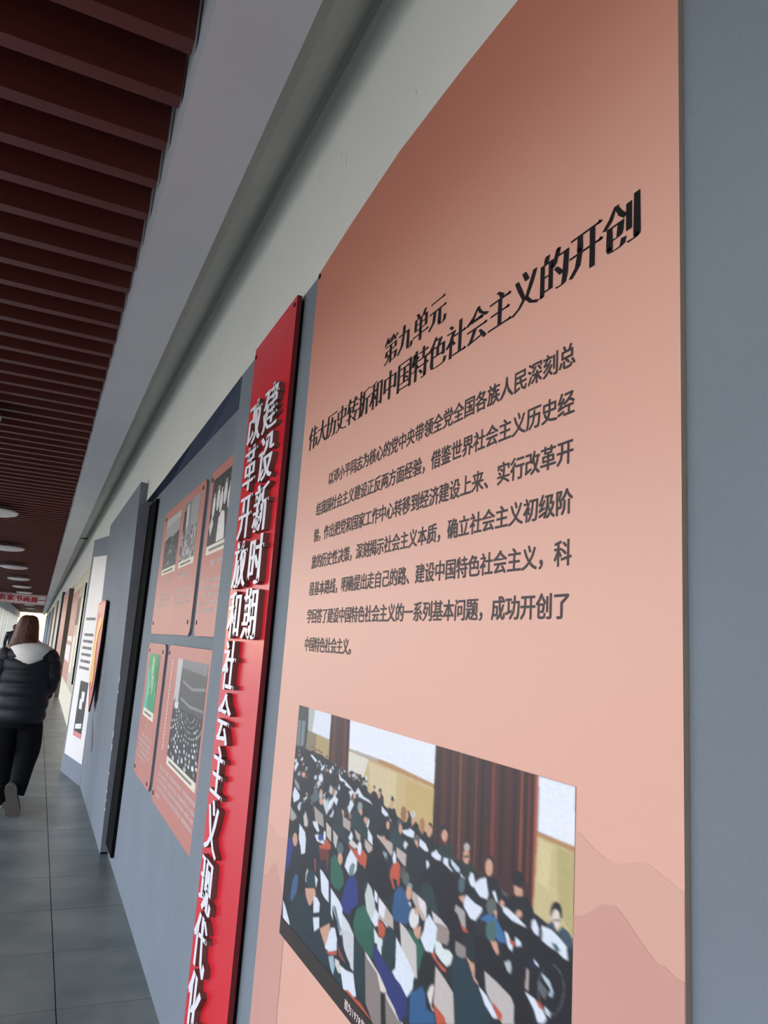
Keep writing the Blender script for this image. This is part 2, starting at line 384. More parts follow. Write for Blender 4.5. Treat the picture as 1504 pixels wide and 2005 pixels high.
ink_rows = ['  以邓小平同志为核心的党中央带领全党全国各族人民深刻总', '结我国社会主义建设正反两方面经验，借鉴世界社会主义历史经', '验，作出把党和国家工作中心转移到经济建设上来、实行改革开',
            '放的历史性决策，深刻揭示社会主义本质，确立社会主义初级阶', '段基本路线，明确提出走自己的路、建设中国特色社会主义，科', '学回答了建设中国特色社会主义的一系列基本问题，成功开创了', '中国特色社会主义。']
PY = 0.0602 * XP; DZ = 0.11258 * XP
def letters(rows, X, m, parent, a, b, serif=False):
    cache = {}; L_ = []
    for s_, y, z, size, pitch, ws in rows:
        for i, ch in enumerate(s_):
            if ch == ' ': continue
            key = (ch, size, ws)
            if key not in cache:
                o = text_on_wall('letter', [(ch, 0, -CAMZ, size, pitch, ws)], 0, m, parent, a, b, serif); cache[key] = o
            else: o = cache[key].copy(); C.objects.link(o)
            o.location = (X, y - i * pitch, Z(z)); L_.append(o)
    return L_
parts += letters([(r, 2.9242 * XP + 0.001, 0.6576 * XP - DZ * i + 0.0028, 0.0362, PY, 1.0) for i, r in enumerate(ink_rows)], XP - .0008, M['ink_grey'], panel, 0.017, 0.013)
parts += letters([('第九单元', 1.372, 0.603, 0.0685, 0.0678, 1.0), ('伟大历史转折和中国特色社会主义的开创', 1.842, 0.5195, 0.0715, 0.0681, 0.97)], XP - .0008, M['ink'], panel, 0.042, -0.018, True)
# the conference photograph: painted polygons, colour then outline in thousandths of its width and height
PRINT = '''
1a1d24 -199 -17 1039 -214 1046 489 35 1412
3d413f -9 -7 69 -5 68 210 -17 226
78858b 5 69 55 63 55 176 6 184
3d413f 24 63 30 63 31 182 25 184
b9bdb8 70 -1 213 -1 212 106 75 99
e4e9f2 113 -1 213 -1 214 102 104 99
8c7f63 75 99 215 106 217 184 71 182
b39c6c 134 102 215 106 218 192 136 180
3f2020 212 -3 318 -5 326 232 221 218
5c3428 228 -3 242 -3 254 240 236 212
5c3028 286 -5 300 -3 314 228 298 224
eef2fb 317 -7 668 -3 668 120 323 112
e2dccb 323 118 408 120 397 220 328 214
cdb483 367 112 668 126 670 260 549 282 328 230 321 120
e2dccb 323 118 419 120 396 206 328 214
d8c69c 419 128 538 130 540 266 438 228
c9ad72 572 136 665 134 670 260 581 276
b98c5e 322 108 511 104 667 116 668 128 512 122 323 118
b5ada6 322 108 457 108 458 118 323 116
3f2020 666 -3 925 -1 926 319 838 329 671 296
2e1a1a 676 -3 683 -1 691 319 684 311
5a2a24 692 -1 699 -3 707 315 698 307
2f1a1b 708 -1 713 -1 720 311 715 303
5d3028 721 -1 727 -1 734 309 727 300
7a4a38 740 -1 746 -1 752 303 746 296
522622 751 -1 757 -1 763 301 756 294
2b1819 765 -1 771 -1 776 298 768 290
6a3a2e 784 -1 789 -1 793 294 788 286
2a181a 799 -1 807 -1 810 290 802 282
7a3a2a 826 -1 833 -1 836 284 829 276
5a2522 835 -1 840 -1 843 282 837 274
2c181a 847 -1 855 -1 857 276 849 270
4e2622 864 -1 870 -1 871 274 866 266
2b1819 877 -1 883 -1 884 270 878 264
8a4a35 892 -1 897 -1 898 268 892 260
2c181a 901 -1 905 -1 906 266 902 258
6e3226 908 -1 912 -1 913 264 908 256
a85a3c 922 1 929 3 929 136 926 319 922 313
eef2fb 929 1 998 1 999 130 930 130
b98c5e 929 132 999 130 999 146 929 142
cdbd8c 929 142 999 144 999 335 952 327 925 317
bcae78 965 148 999 146 999 321 972 286
dccb9a 933 148 957 152 953 250 931 244
1e2228 -21 198 71 182 223 182 326 206 548 262 783 296 931 317 999 335 1001 493 491 940 1 1002
1c2026 411 254 405 268 398 268 396 258 402 244 409 242
1c2026 369 210 359 220 351 220 351 210 360 200 369 202
181b22 268 258 257 266 246 266 246 256 257 248 267 248
151821 403 212 394 222 386 222 388 210 397 200 405 200
c9d0d8 323 206 315 214 308 214 310 204 318 196 324 196
8b6f62 209 220 201 230 194 228 195 220 204 212 211 212
1c2026 299 224 293 236 285 236 283 226 290 216 298 214
1c2026 168 327 159 339 146 341 142 333 151 321 164 319
1c2026 215 208 209 218 200 220 197 212 203 202 212 200
3b3a3e 347 194 339 204 331 204 331 194 339 186 347 186
203338 184 250 177 260 166 262 162 254 170 244 181 242
4b5357 423 313 412 327 402 327 402 315 413 301 423 300
dfe4ea 97 260 92 268 81 272 77 266 81 258 91 254
dfe4ea 371 276 367 288 358 292 353 282 357 268 366 266
1c2026 341 264 336 278 328 280 326 268 332 256 340 254
23272f 272 238 264 248 255 250 254 240 262 230 271 228
1c2026 59 222 56 228 50 230 47 224 50 218 56 216
2b2f36 332 262 321 274 312 274 314 260 325 248 333 248
a8866f 298 198 292 206 284 206 283 200 290 192 298 192
181b22 278 244 272 254 262 256 258 250 264 240 274 238
c9d0d8 192 260 183 272 172 272 171 262 180 250 191 248
dfe4ea 18 250 13 260 5 262 3 254 8 244 16 242
2b2f36 306 333 295 349 281 353 278 339 289 321 303 319
4b5357 317 262 307 276 301 276 305 262 315 248 321 248
2b2f36 381 234 373 242 363 244 362 236 370 228 379 228
a8866f 106 411 98 431 85 437 79 419 87 397 101 393
181b22 301 329 291 349 277 353 273 337 283 319 297 315
1c2026 358 240 351 252 340 256 336 244 344 230 355 228
4b5357 361 196 354 204 347 206 345 198 352 190 360 190
1c2026 374 276 366 290 353 294 348 284 356 270 369 266
a8866f 221 230 213 242 204 242 204 232 212 220 221 220
8b6f62 381 337 371 349 357 351 354 341 364 329 378 325
3b3a3e 50 351 45 369 33 373 24 361 29 345 42 339
1c2026 415 208 409 218 399 220 396 212 402 202 411 200
181b22 97 184 93 190 87 190 85 186 90 182 96 182
151821 190 377 177 393 167 395 170 377 183 361 194 361
203338 297 298 290 313 277 317 272 305 279 288 291 286
151821 406 254 395 268 384 270 384 256 394 242 405 242
dfe4ea 407 202 403 212 397 214 394 204 398 192 405 192
dfe4ea 256 204 250 212 242 212 239 206 245 200 253 198
8b6f62 369 238 359 252 351 252 352 240 362 226 370 224
dfe4ea 428 284 417 296 408 298 411 284 422 270 431 270
2b2f36 402 218 398 230 391 232 388 222 392 210 399 208
203338 341 232 332 242 323 240 323 232 332 224 341 224
3b3a3e 198 186 194 192 187 194 183 190 187 184 195 182
181b22 426 240 419 252 409 254 406 242 414 230 424 228
23272f 392 196 385 206 379 206 379 196 385 186 392 186
4b5357 3 208 -1 214 -5 214 -5 208 -1 204 3 204
3b3a3e 365 333 354 347 343 347 343 335 354 323 365 323
4b5357 411 323 400 345 386 347 384 329 396 309 410 307
151821 382 232 373 242 363 242 363 232 373 220 382 220
151821 328 220 324 228 318 230 316 224 319 214 325 212
151821 405 260 393 274 382 274 383 260 394 246 405 246
23272f 307 315 296 329 282 331 279 319 291 305 306 303
2b2f36 411 218 404 230 396 232 395 220 402 206 410 206
2b2f36 174 401 168 419 153 425 145 413 152 395 166 389
c9d0d8 269 369 263 391 246 397 236 383 242 361 259 355
8b6f62 333 204 327 216 320 218 318 208 323 196 331 196
3b3a3e 346 224 340 236 330 238 327 230 333 218 342 216
a8866f 347 204 341 216 334 216 334 206 339 196 346 194
8b6f62 98 335 95 351 85 355 78 341 82 327 91 323
dfe4ea 416 268 410 278 402 280 399 272 405 260 414 258
23272f 249 272 245 282 238 284 234 276 238 266 245 264
c9d0d8 373 206 367 214 358 216 357 208 363 202 371 200
2b2f36 250 274 240 286 232 286 234 274 245 260 253 260
23272f 358 274 353 290 342 294 335 282 340 266 351 262
4b5357 423 246 417 258 410 258 410 248 416 238 423 238
dfe4ea 311 351 302 365 291 367 289 355 299 341 309 339
23272f 146 391 140 409 130 411 125 397 131 379 142 377
3b3a3e 398 202 392 212 385 214 384 204 389 194 397 192
3b3a3e 69 298 64 309 57 311 54 300 59 288 66 286
181b22 58 180 52 186 47 186 47 180 52 174 57 174
23272f 367 224 360 234 350 234 349 226 357 216 366 216
c9d0d8 374 260 367 270 357 272 353 264 359 256 370 252
2b2f36 204 246 197 254 186 254 183 248 190 242 201 240
1c2026 159 317 151 329 136 333 130 325 139 313 154 311
dfe4ea 220 321 214 333 205 335 202 325 208 313 217 311
151821 423 290 415 307 403 311 400 296 409 276 420 274
181b22 370 220 362 232 352 234 351 222 359 210 369 208
203338 124 238 120 248 110 250 104 246 108 236 118 234
23272f 169 303 160 313 151 313 150 303 159 294 169 294
dfe4ea 194 230 186 238 178 238 179 230 187 220 194 220
1c2026 265 298 259 313 247 317 240 305 246 290 258 286
8b6f62 407 315 399 327 388 329 385 321 392 309 403 307
4b5357 328 214 321 226 314 226 314 216 321 204 328 202
3b3a3e 346 276 337 288 326 290 323 280 332 266 343 264
181b22 126 423 110 445 91 447 90 429 107 409 125 407
3b3a3e 288 278 280 286 271 288 269 280 277 270 286 270
181b22 313 234 307 244 296 246 293 238 300 228 310 226
1c2026 164 337 154 349 144 349 146 337 156 325 166 325
c9d0d8 142 389 130 407 119 411 119 393 130 373 142 371
c9d0d8 363 238 359 246 351 248 347 242 351 234 359 232
203338 278 246 275 258 268 260 263 252 266 242 274 238
2b2f36 36 357 24 369 15 371 18 357 30 345 39 345
1c2026 86 260 81 270 72 274 67 266 71 256 80 254
3b3a3e 372 333 359 345 345 345 345 333 359 319 372 319
dfe4ea 333 240 329 248 319 250 315 246 319 236 328 234
181b22 334 307 323 321 311 323 311 309 323 296 335 296
8b6f62 383 194 377 204 369 206 366 196 372 186 381 186
23272f 358 192 351 202 343 202 341 194 348 186 356 184
181b22 330 254 326 264 318 268 313 260 317 252 325 248
203338 400 329 391 345 378 349 373 337 383 321 395 317
dfe4ea 378 250 373 262 361 266 356 258 361 248 372 244
4b5357 253 357 240 369 224 371 221 359 234 347 250 345
23272f 104 329 100 343 90 347 84 335 89 321 99 317
181b22 280 236 274 250 263 252 258 242 265 230 276 228
a8866f 424 272 412 288 404 288 407 272 419 256 427 256
181b22 55 315 52 329 43 331 37 323 40 309 49 307
dfe4ea 356 266 345 280 336 280 337 268 348 254 357 254
a8866f 71 250 65 258 58 260 58 252 64 244 70 242
4b5357 248 331 243 343 233 347 229 339 233 327 243 323
2b2f36 316 298 309 313 300 315 297 301 304 288 313 284
8b6f62 294 192 289 202 284 202 285 192 290 184 295 184
4b5357 397 313 390 327 379 329 374 321 381 307 392 305
2b2f36 325 298 317 307 309 309 309 300 317 288 325 288
23272f 85 292 80 303 72 307 66 298 70 284 79 282
3b3a3e 350 234 342 246 336 246 337 234 344 224 351 222
23272f 348 307 337 323 325 325 324 311 335 296 346 296
2b2f36 115 329 110 341 98 345 92 337 97 323 109 319
181b22 169 335 157 351 145 351 144 339 154 325 167 323
23272f 234 270 227 278 216 278 214 270 223 262 233 262
8b6f62 25 258 19 266 8 268 4 262 10 256 21 254
8b6f62 149 369 142 385 128 389 122 379 130 363 143 359
3b3a3e 294 242 285 252 274 252 273 242 282 232 293 232
203338 63 397 59 413 45 417 37 407 42 389 55 385
a8866f 136 339 124 357 112 357 113 341 125 325 136 323
c9d0d8 421 301 414 319 400 325 393 311 401 294 415 290
181b22 113 240 107 248 98 248 95 242 102 234 111 232
c9d0d8 278 294 269 311 261 311 262 298 271 280 279 280
8b6f62 40 220 34 228 26 230 24 222 30 214 38 212
2b2f36 222 260 217 272 208 274 203 266 208 254 217 252
4b5357 413 214 409 226 402 226 401 216 405 206 412 204
1c2026 351 210 348 222 341 224 339 214 343 202 349 200
c9d0d8 413 218 404 228 396 226 397 216 406 208 414 208
a8866f 225 296 215 307 208 307 210 296 219 284 227 284
dfe4ea 173 204 165 212 158 212 160 204 167 196 174 196
23272f 267 216 262 222 255 224 253 216 259 210 266 210
2b2f36 346 296 335 313 326 313 329 296 340 278 349 278
3b3a3e 336 319 327 335 316 339 314 323 322 305 333 303
1c2026 257 381 244 397 233 399 235 383 248 365 259 365
4b5357 325 246 319 258 311 260 310 248 317 238 324 236
151821 124 216 117 222 110 220 109 216 116 210 124 210
8b6f62 236 381 230 401 215 407 208 391 215 371 229 365
23272f 311 307 306 321 292 325 285 317 291 303 305 300
1c2026 430 313 421 325 407 331 401 321 409 307 424 303
203338 419 204 411 216 403 216 404 204 412 194 420 194
1c2026 407 198 402 208 393 210 390 202 395 192 403 190
23272f 389 236 383 246 373 248 370 240 377 230 386 228
1c2026 417 216 410 230 404 230 405 216 412 204 418 202
dfe4ea 232 343 219 363 205 365 205 347 219 327 233 325
1c2026 369 240 363 252 352 254 348 246 354 234 365 230
151821 426 248 419 258 408 260 403 254 410 244 421 240
23272f 170 341 161 355 147 361 141 351 150 335 164 331
4b5357 208 228 200 236 192 236 193 228 201 218 209 218
c9d0d8 217 204 213 212 204 214 199 208 203 200 212 198
dfe4ea 275 214 272 222 265 226 261 218 264 210 271 208
1c2026 284 272 276 286 268 286 269 274 277 262 284 262
203338 425 266 422 278 413 282 408 274 412 262 420 260
dfe4ea 108 377 97 391 84 393 82 383 93 369 106 367
2b2f36 374 266 368 276 357 280 351 274 356 264 368 260
c9d0d8 60 232 52 240 44 242 45 232 52 224 60 224
2b2f36 181 260 175 268 165 272 161 264 167 256 177 254
203338 341 260 336 274 327 276 325 264 331 250 339 248
4b5357 248 284 242 298 233 300 231 288 237 272 245 270
203338 362 284 353 298 346 298 347 286 356 272 363 272
181b22 127 365 122 379 111 383 105 371 110 357 121 355
2b2f36 131 315 123 329 115 331 115 317 123 303 131 301
23272f 296 270 286 284 279 284 282 270 293 254 300 254
151821 93 240 86 248 79 248 80 240 88 232 94 232
3b3a3e 347 343 335 355 320 357 317 347 330 333 344 331
c9d0d8 303 206 296 214 288 214 288 206 295 200 303 200
c9d0d8 421 325 417 341 408 343 404 333 408 317 417 315
1c2026 122 311 114 325 102 329 98 317 107 301 119 300
8b6f62 394 311 385 323 371 329 364 321 373 309 388 305
181b22 422 307 408 327 394 329 395 311 410 292 423 290
3b3a3e 114 349 105 365 97 367 96 353 105 337 114 337
23272f 361 226 356 236 348 236 345 230 351 222 359 220
8b6f62 344 294 335 303 327 303 327 294 336 286 344 284
1c2026 319 200 312 210 307 210 308 200 315 190 321 190
a8866f 230 343 223 355 214 357 211 347 218 335 227 331
2b2f36 261 260 253 268 245 268 246 260 253 250 261 250
dfe4ea 309 292 299 303 290 305 291 292 302 278 310 278
c9d0d8 159 276 154 286 143 288 140 280 146 270 155 268
203338 215 242 210 250 201 252 197 246 203 238 212 236
2b2f36 30 280 21 288 13 288 13 280 22 272 30 274
181b22 346 216 341 228 331 230 326 222 331 210 341 206
181b22 339 329 331 341 321 343 320 333 329 319 338 317
2b2f36 297 200 293 206 287 206 286 202 290 194 295 194
dfe4ea 188 264 181 274 172 276 169 268 175 258 185 256
1c2026 330 343 317 363 306 365 307 347 319 327 331 325
a8866f 337 280 329 290 318 292 316 284 325 272 335 272
a8866f 113 359 103 375 92 377 91 363 102 345 113 343
151821 238 317 229 331 217 333 215 321 225 307 236 305
1c2026 34 232 30 238 22 240 18 236 22 230 31 228
dfe4ea 425 329 411 347 402 347 407 329 421 309 430 309
8b6f62 284 325 280 341 270 345 263 333 266 315 277 311
3b3a3e 416 246 409 258 399 260 395 250 402 238 412 236
c9d0d8 185 296 178 311 164 315 158 303 165 288 179 284
2b2f36 344 325 334 341 322 343 321 329 331 313 343 311
3b3a3e 104 292 95 303 85 305 85 294 94 280 104 280
151821 376 246 366 258 359 258 362 246 372 232 379 232
a8866f 364 300 352 317 342 317 342 301 354 284 365 282
1c2026 402 200 398 208 391 210 388 202 393 194 400 194
23272f 317 198 312 208 307 208 307 200 311 190 316 188
151821 259 196 255 206 248 208 246 200 250 190 256 188
2b2f36 293 238 289 250 282 252 279 242 283 232 290 230
203338 271 224 265 232 260 232 259 224 265 216 271 216
3b3a3e 309 296 301 313 288 315 285 301 295 284 307 280
1c2026 278 323 268 337 257 339 256 327 266 313 277 311
2b2f36 18 268 10 276 0 276 -2 270 6 262 16 262
4b5357 358 210 354 218 345 220 340 216 344 208 353 204
2b2f36 384 222 380 230 372 232 368 226 373 216 382 214
23272f 418 248 411 256 403 256 402 248 409 240 417 240
c9d0d8 419 212 412 222 403 224 402 214 410 202 418 202
151821 302 301 291 313 280 315 280 303 291 292 302 292
c9d0d8 414 260 407 270 398 270 398 262 406 252 414 252
8b6f62 386 194 383 204 377 204 374 198 378 188 384 186
8b6f62 112 335 105 345 96 347 94 339 101 329 110 327
8b6f62 346 319 331 339 320 339 324 319 339 301 350 301
a8866f 404 311 397 325 386 329 383 317 390 301 401 300
23272f 177 232 169 242 162 242 162 234 170 224 177 224
2b2f36 293 210 289 220 281 222 278 214 282 204 289 202
dfe4ea 373 212 364 224 354 224 355 212 364 202 374 202
203338 235 325 227 339 217 341 215 329 224 315 233 313
151821 366 202 362 214 357 216 355 206 358 194 364 194
1c2026 132 395 122 415 107 419 103 401 114 381 128 377
1c2026 142 228 136 236 126 238 123 230 130 222 139 222
c9d0d8 51 298 44 307 34 309 33 300 41 290 50 290
23272f 370 216 362 228 354 230 353 218 361 206 369 206
4b5357 115 417 100 437 87 439 90 421 105 401 118 399
151821 63 361 55 375 40 381 34 369 41 353 56 349
dfe4ea 417 194 407 204 399 204 399 194 409 182 418 184
203338 85 407 77 423 59 429 50 419 60 403 77 397
151821 103 373 95 385 78 391 70 383 77 371 94 365
2b2f36 198 214 194 224 185 226 181 220 185 210 194 208
8b6f62 225 190 223 196 217 198 214 194 216 188 222 186
151821 188 206 185 214 180 216 177 208 180 200 185 198
181b22 157 363 146 375 134 375 135 363 148 351 158 351
203338 423 248 415 264 404 266 401 252 409 238 420 236
203338 387 315 384 335 376 337 371 323 374 303 383 300
dfe4ea 229 367 217 383 206 383 207 369 218 355 229 353
1c2026 418 296 409 315 399 317 396 301 404 284 415 280
181b22 261 371 251 385 242 387 242 373 253 359 262 357
203338 292 190 285 200 280 200 282 190 288 180 294 180
3b3a3e 246 228 239 238 234 238 234 230 240 220 246 220
a8866f 358 224 352 234 346 234 346 226 351 216 357 214
c9d0d8 283 208 278 214 271 216 268 210 273 202 280 202
203338 33 309 22 321 12 323 15 309 26 296 35 296
c9d0d8 13 254 10 260 3 262 0 258 2 250 9 248
181b22 158 232 152 242 142 244 140 236 147 226 155 224
203338 142 377 134 397 116 403 106 389 115 369 133 363
2b2f36 55 313 45 325 34 327 33 315 43 305 54 303
4b5357 368 196 361 208 355 208 358 196 365 186 370 186
a8866f 317 242 310 250 301 252 299 244 306 236 315 236
3b3a3e 106 262 100 270 90 272 86 266 92 258 102 256
4b5357 198 284 193 296 186 298 182 288 187 274 194 272
151821 319 319 310 335 301 337 301 323 308 305 318 303
151821 35 206 32 210 28 212 26 208 29 202 33 202
4b5357 273 278 261 292 249 292 250 278 263 266 274 266
203338 320 262 313 270 304 272 301 264 307 256 317 254
3b3a3e 157 409 145 427 132 429 133 413 146 393 158 391
dfe4ea 352 276 345 292 334 294 331 280 339 264 349 262
2b2f36 52 393 42 407 32 409 31 397 41 381 51 379
151821 168 361 155 377 146 379 149 363 161 347 171 347
c9d0d8 373 204 367 214 361 212 363 204 370 196 375 196
203338 34 260 29 268 22 270 18 262 23 254 31 252
dfe4ea 315 206 308 214 302 216 302 206 309 196 315 196
23272f 222 238 215 248 205 250 203 242 210 232 219 230
151821 307 216 300 228 294 228 295 218 302 206 307 206
dfe4ea 170 351 158 367 144 369 141 357 154 341 168 339
8b6f62 53 292 46 301 39 301 40 294 47 284 54 284
1c2026 170 186 163 194 158 194 159 186 166 178 171 178
2b2f36 411 198 404 210 395 212 393 200 400 188 409 186
3b3a3e 34 331 21 343 8 343 8 333 20 321 33 321
2b2f36 49 385 35 399 18 401 16 389 31 373 47 371
2b2f36 58 347 50 361 41 363 39 351 48 339 57 337
23272f 371 242 366 250 356 254 351 248 356 240 366 236
181b22 274 266 267 276 260 276 260 268 267 260 274 258
2b2f36 324 236 321 248 314 250 310 240 313 228 320 226
dfe4ea 398 262 394 272 384 276 381 268 384 258 393 254
151821 233 323 223 335 212 335 212 323 223 313 233 311
a8866f 164 226 159 234 151 236 149 228 154 220 162 218
a8866f 214 381 201 397 191 397 194 383 207 367 217 367
8b6f62 96 305 90 319 82 319 81 307 87 296 94 294
2b2f36 366 315 359 329 350 331 348 321 355 307 364 305
a8866f 357 222 352 230 345 232 344 224 349 216 356 214
8b6f62 374 335 361 355 346 359 344 341 358 319 372 317
c9d0d8 409 252 404 266 394 268 390 258 395 246 405 242
1c2026 96 347 87 365 76 367 72 353 80 335 93 331
2b2f36 343 242 334 254 326 256 328 244 337 232 344 232
dfe4ea 156 327 148 339 140 341 141 329 149 317 157 315
203338 257 305 247 317 235 319 233 309 243 296 255 294
c9d0d8 238 381 225 403 215 405 219 383 233 363 242 363
23272f 390 250 384 264 378 266 377 254 383 240 389 238
181b22 240 212 235 218 229 220 227 214 231 206 238 206
1c2026 397 284 384 301 372 301 374 284 387 268 399 268
1c2026 394 298 386 313 375 317 370 303 379 290 390 286
c9d0d8 363 198 358 204 349 206 345 200 351 194 360 192
dfe4ea 269 325 256 343 246 345 250 327 264 309 273 309
a8866f 267 298 255 309 242 311 241 298 254 286 267 284
a8866f 33 200 30 206 24 208 23 202 27 196 32 196
dfe4ea 196 268 190 282 178 286 171 276 177 262 189 258
1c2026 291 268 287 278 278 280 274 272 279 262 287 260
181b22 378 321 363 339 351 339 355 321 371 301 382 301
8b6f62 169 309 160 323 150 325 147 313 156 301 167 300
203338 422 303 414 315 404 317 402 307 411 296 420 294
4b5357 239 300 233 309 226 311 222 303 228 294 235 292
8b6f62 367 232 356 244 346 244 346 232 357 220 368 220
151821 266 262 261 276 251 280 245 268 250 254 260 252
2b2f36 294 331 284 349 269 353 264 339 274 321 289 317
4b5357 169 228 162 236 154 236 154 228 160 220 168 220
181b22 389 192 384 202 379 204 378 194 383 184 388 184
203338 338 339 329 351 316 355 312 345 321 333 334 329
3b3a3e 240 188 236 196 231 196 231 188 234 180 240 180
23272f 254 262 251 274 244 276 239 268 242 256 250 254
151821 368 242 361 252 353 252 353 244 360 232 367 232
4b5357 397 298 389 309 381 311 379 301 386 290 395 288
1c2026 89 212 83 220 77 222 77 214 83 204 89 204
c9d0d8 83 427 73 447 56 451 49 437 61 417 77 411
151821 200 327 191 345 182 347 182 331 191 315 200 313
203338 321 292 317 305 309 307 306 298 309 284 316 282
dfe4ea 124 415 112 429 102 431 103 419 114 405 125 403
203338 307 196 305 208 297 210 293 202 297 190 304 188
1c2026 323 200 319 208 313 210 311 204 315 196 321 194
1c2026 202 228 198 236 192 238 190 230 194 222 200 220
3b3a3e 57 194 55 200 49 202 47 198 49 192 54 192
23272f 373 216 368 224 361 224 359 218 364 210 371 210
151821 165 188 161 192 157 192 157 188 162 182 166 182
23272f 218 313 205 329 196 329 200 313 213 298 222 298
203338 190 347 180 361 169 363 168 351 178 337 189 337
161a20 122 164 120 170 115 172 110 170 110 164 114 160 119 160
cf9f86 119 168 117 172 113 174 111 170 112 166 116 166
1b222c 106 204 108 180 124 172 137 178 142 198
161a20 144 166 143 172 138 174 133 172 132 168 136 162 141 162
cf9f86 141 172 140 176 136 176 134 174 135 170 139 168
1b222c 128 206 130 184 146 176 158 182 163 202
161a20 162 164 161 170 156 172 152 170 152 166 154 160 159 160
cf9f86 159 170 158 174 154 174 153 172 154 168 157 166
1b222c 148 204 150 182 164 174 177 178 181 200
161a20 178 168 176 174 171 176 167 174 166 168 170 164 175 164
cf9f86 174 172 173 176 169 178 167 174 169 170 172 170
1b222c 162 206 164 184 180 176 192 182 196 202
161a20 212 174 210 180 205 182 201 180 201 176 204 170 209 170
cf9f86 209 180 207 184 204 184 202 182 203 178 207 176
1b222c 197 212 199 190 214 182 225 188 230 208
161a20 264 184 262 190 258 192 254 190 254 186 257 182 261 182
cf9f86 261 190 260 194 257 194 255 192 256 188 259 186
1b222c 250 222 252 200 266 194 277 198 281 218
161a20 311 192 309 198 306 200 302 198 302 194 305 190 308 188
cf9f86 308 196 307 200 305 202 303 198 304 194 307 194
1b222c 298 228 300 208 312 200 323 206 327 224
161a20 345 198 344 204 340 208 335 208 333 202 334 196 338 192 343 192
cf9f86 340 204 339 210 336 214 332 210 332 204 334 198 338 200
161a20 324 258 325 224 336 214 346 212 357 218 364 252
161a20 376 192 375 198 371 202 367 200 364 196 366 190 370 186 374 186
cf9f86 372 198 371 204 367 206 364 204 363 198 366 192 369 192
161a20 356 250 357 218 367 206 377 204 386 212 393 244
161a20 412 198 411 204 407 208 403 208 400 202 402 196 405 192 410 194
cf9f86 407 204 406 212 403 214 400 210 399 204 402 200 405 200
161a20 392 256 393 224 403 214 413 212 422 218 428 250
161a20 456 204 455 210 452 214 448 214 446 208 447 202 450 200 454 200
cf9f86 452 210 451 216 448 220 445 216 444 210 447 206 450 206
161a20 438 260 439 230 448 220 457 218 465 224 471 254
161a20 483 204 482 210 478 214 474 214 472 208 473 202 477 200 481 200
cf9f86 479 210 478 216 475 220 472 216 471 210 473 206 477 206
161a20 465 260 466 228 475 218 484 216 492 224 497 254
dfe6f0 278 212 292 228 316 234 344 246 356 252 341 252 313 248 285 238
dfe6f0 380 234 406 256 434 258 459 272 446 274 411 268 379 256 371 252
dfe6f0 482 256 512 268 512 280 493 274
dfe6f0 225 228 234 212 243 222 234 234
dfe6f0 168 206 189 222 198 206 196 228 180 224
dfe6f0 105 198 119 194 151 208 142 218
dfe6f0 20 250 32 262 11 301 4 282
dfe6f0 19 365 59 387 56 405 22 433 9 403
9a9694 15 331 53 347 67 367 40 367 16 351
5a646b 178 339 174 361 159 377 141 381 127 371 124 351 135 331 153 319 169 323
161a20 199 307 197 321 188 329 178 329 173 317 175 303 184 296 194 298
cf9f86 201 327 200 343 193 351 185 349 180 335 181 321 188 311 196 315
c7c2bc 253 290 252 300 248 307 242 309 236 305 233 298 234 288 238 282 244 278 250 282
161a20 236 288 234 300 227 309 217 313 207 309 203 301 205 290 213 280 223 276 231 280
dfe6f0 262 307 290 315 280 339 257 325
c8d3d4 204 347 230 343 240 365 217 383
dfe6f0 236 343 255 323 261 341 242 375 235 365
dfe6f0 349 290 366 300 346 343 337 321
dfe6f0 287 256 298 260 286 280 281 274
dfe6f0 166 262 176 266 172 294
1b222c 107 327 104 351 92 371 74 379 57 369 48 349 51 323 64 303 81 298 98 305
cf9f86 84 290 83 298 77 303 70 305 63 303 59 298 61 290 67 284 75 280 81 282
161a20 65 268 64 276 57 284 48 286 40 284 36 278 38 270 45 262 54 260 61 262
1b222c 146 321 144 345 134 361 119 367 106 359 98 339 100 317 110 300 125 294 139 303
1b222c 280 339 297 272 326 254 347 278 343 313 323 339 289 345
161a20 317 250 316 260 309 268 300 272 292 270 288 260 290 250 297 242 306 238 314 240
cf9f86 372 268 372 274 368 278 364 280 360 278 358 272 359 266 362 262 367 260 371 262
1b222c 359 284 386 264 431 264 480 272 495 305 421 339 394 313
161a20 435 303 432 319 423 331 412 333 403 325 402 309 408 296 419 288 430 292
cf9f86 433 327 432 335 428 343 422 345 417 343 414 335 416 327 420 321 426 319 431 321
8f9a9a 406 290 404 301 398 309 389 311 384 305 383 296 387 284 395 280 403 282
cf9f86 407 311 406 319 403 325 398 327 394 323 392 317 393 309 396 303 401 301 405 303
22383a 356 367 360 325 384 313 406 325 432 351 358 385
1b222c 68 491 69 421 110 385 140 391 151 437 121 473
161a20 138 411 135 427 125 441 110 447 97 443 90 431 93 415 104 401 119 395 132 399
c6c0b8 94 461 106 435 126 471 124 491 104 497
1e3036 184 367 211 369 232 401 253 403 238 415 192 401
cf9f86 205 353 204 363 199 369 192 373 186 369 182 363 184 353 189 345 196 343 202 345
b9b5b2 200 335 198 341 194 349 187 351 181 349 179 343 180 335 185 329 191 327 197 329
161a20 321 325 319 339 311 351 300 355 289 353 284 341 286 327 295 315 307 309 317 313
cf9f86 322 353 321 363 317 371 312 373 307 369 305 361 306 351 309 343 314 341 319 343
1f3438 265 429 282 357 304 341 327 381 329 399
b5a79e 316 363 356 367 355 387 322 401
a89d96 154 393 211 405 221 449 171 451
a9a09a 0 457 51 481 34 512 6 512
1b222c 467 238 479 230 492 236 498 268 532 276 521 329 565 355 588 433 562 497 492 538
161a20 483 210 482 216 479 222 475 224 471 220 469 214 470 208 473 202 477 200 481 204
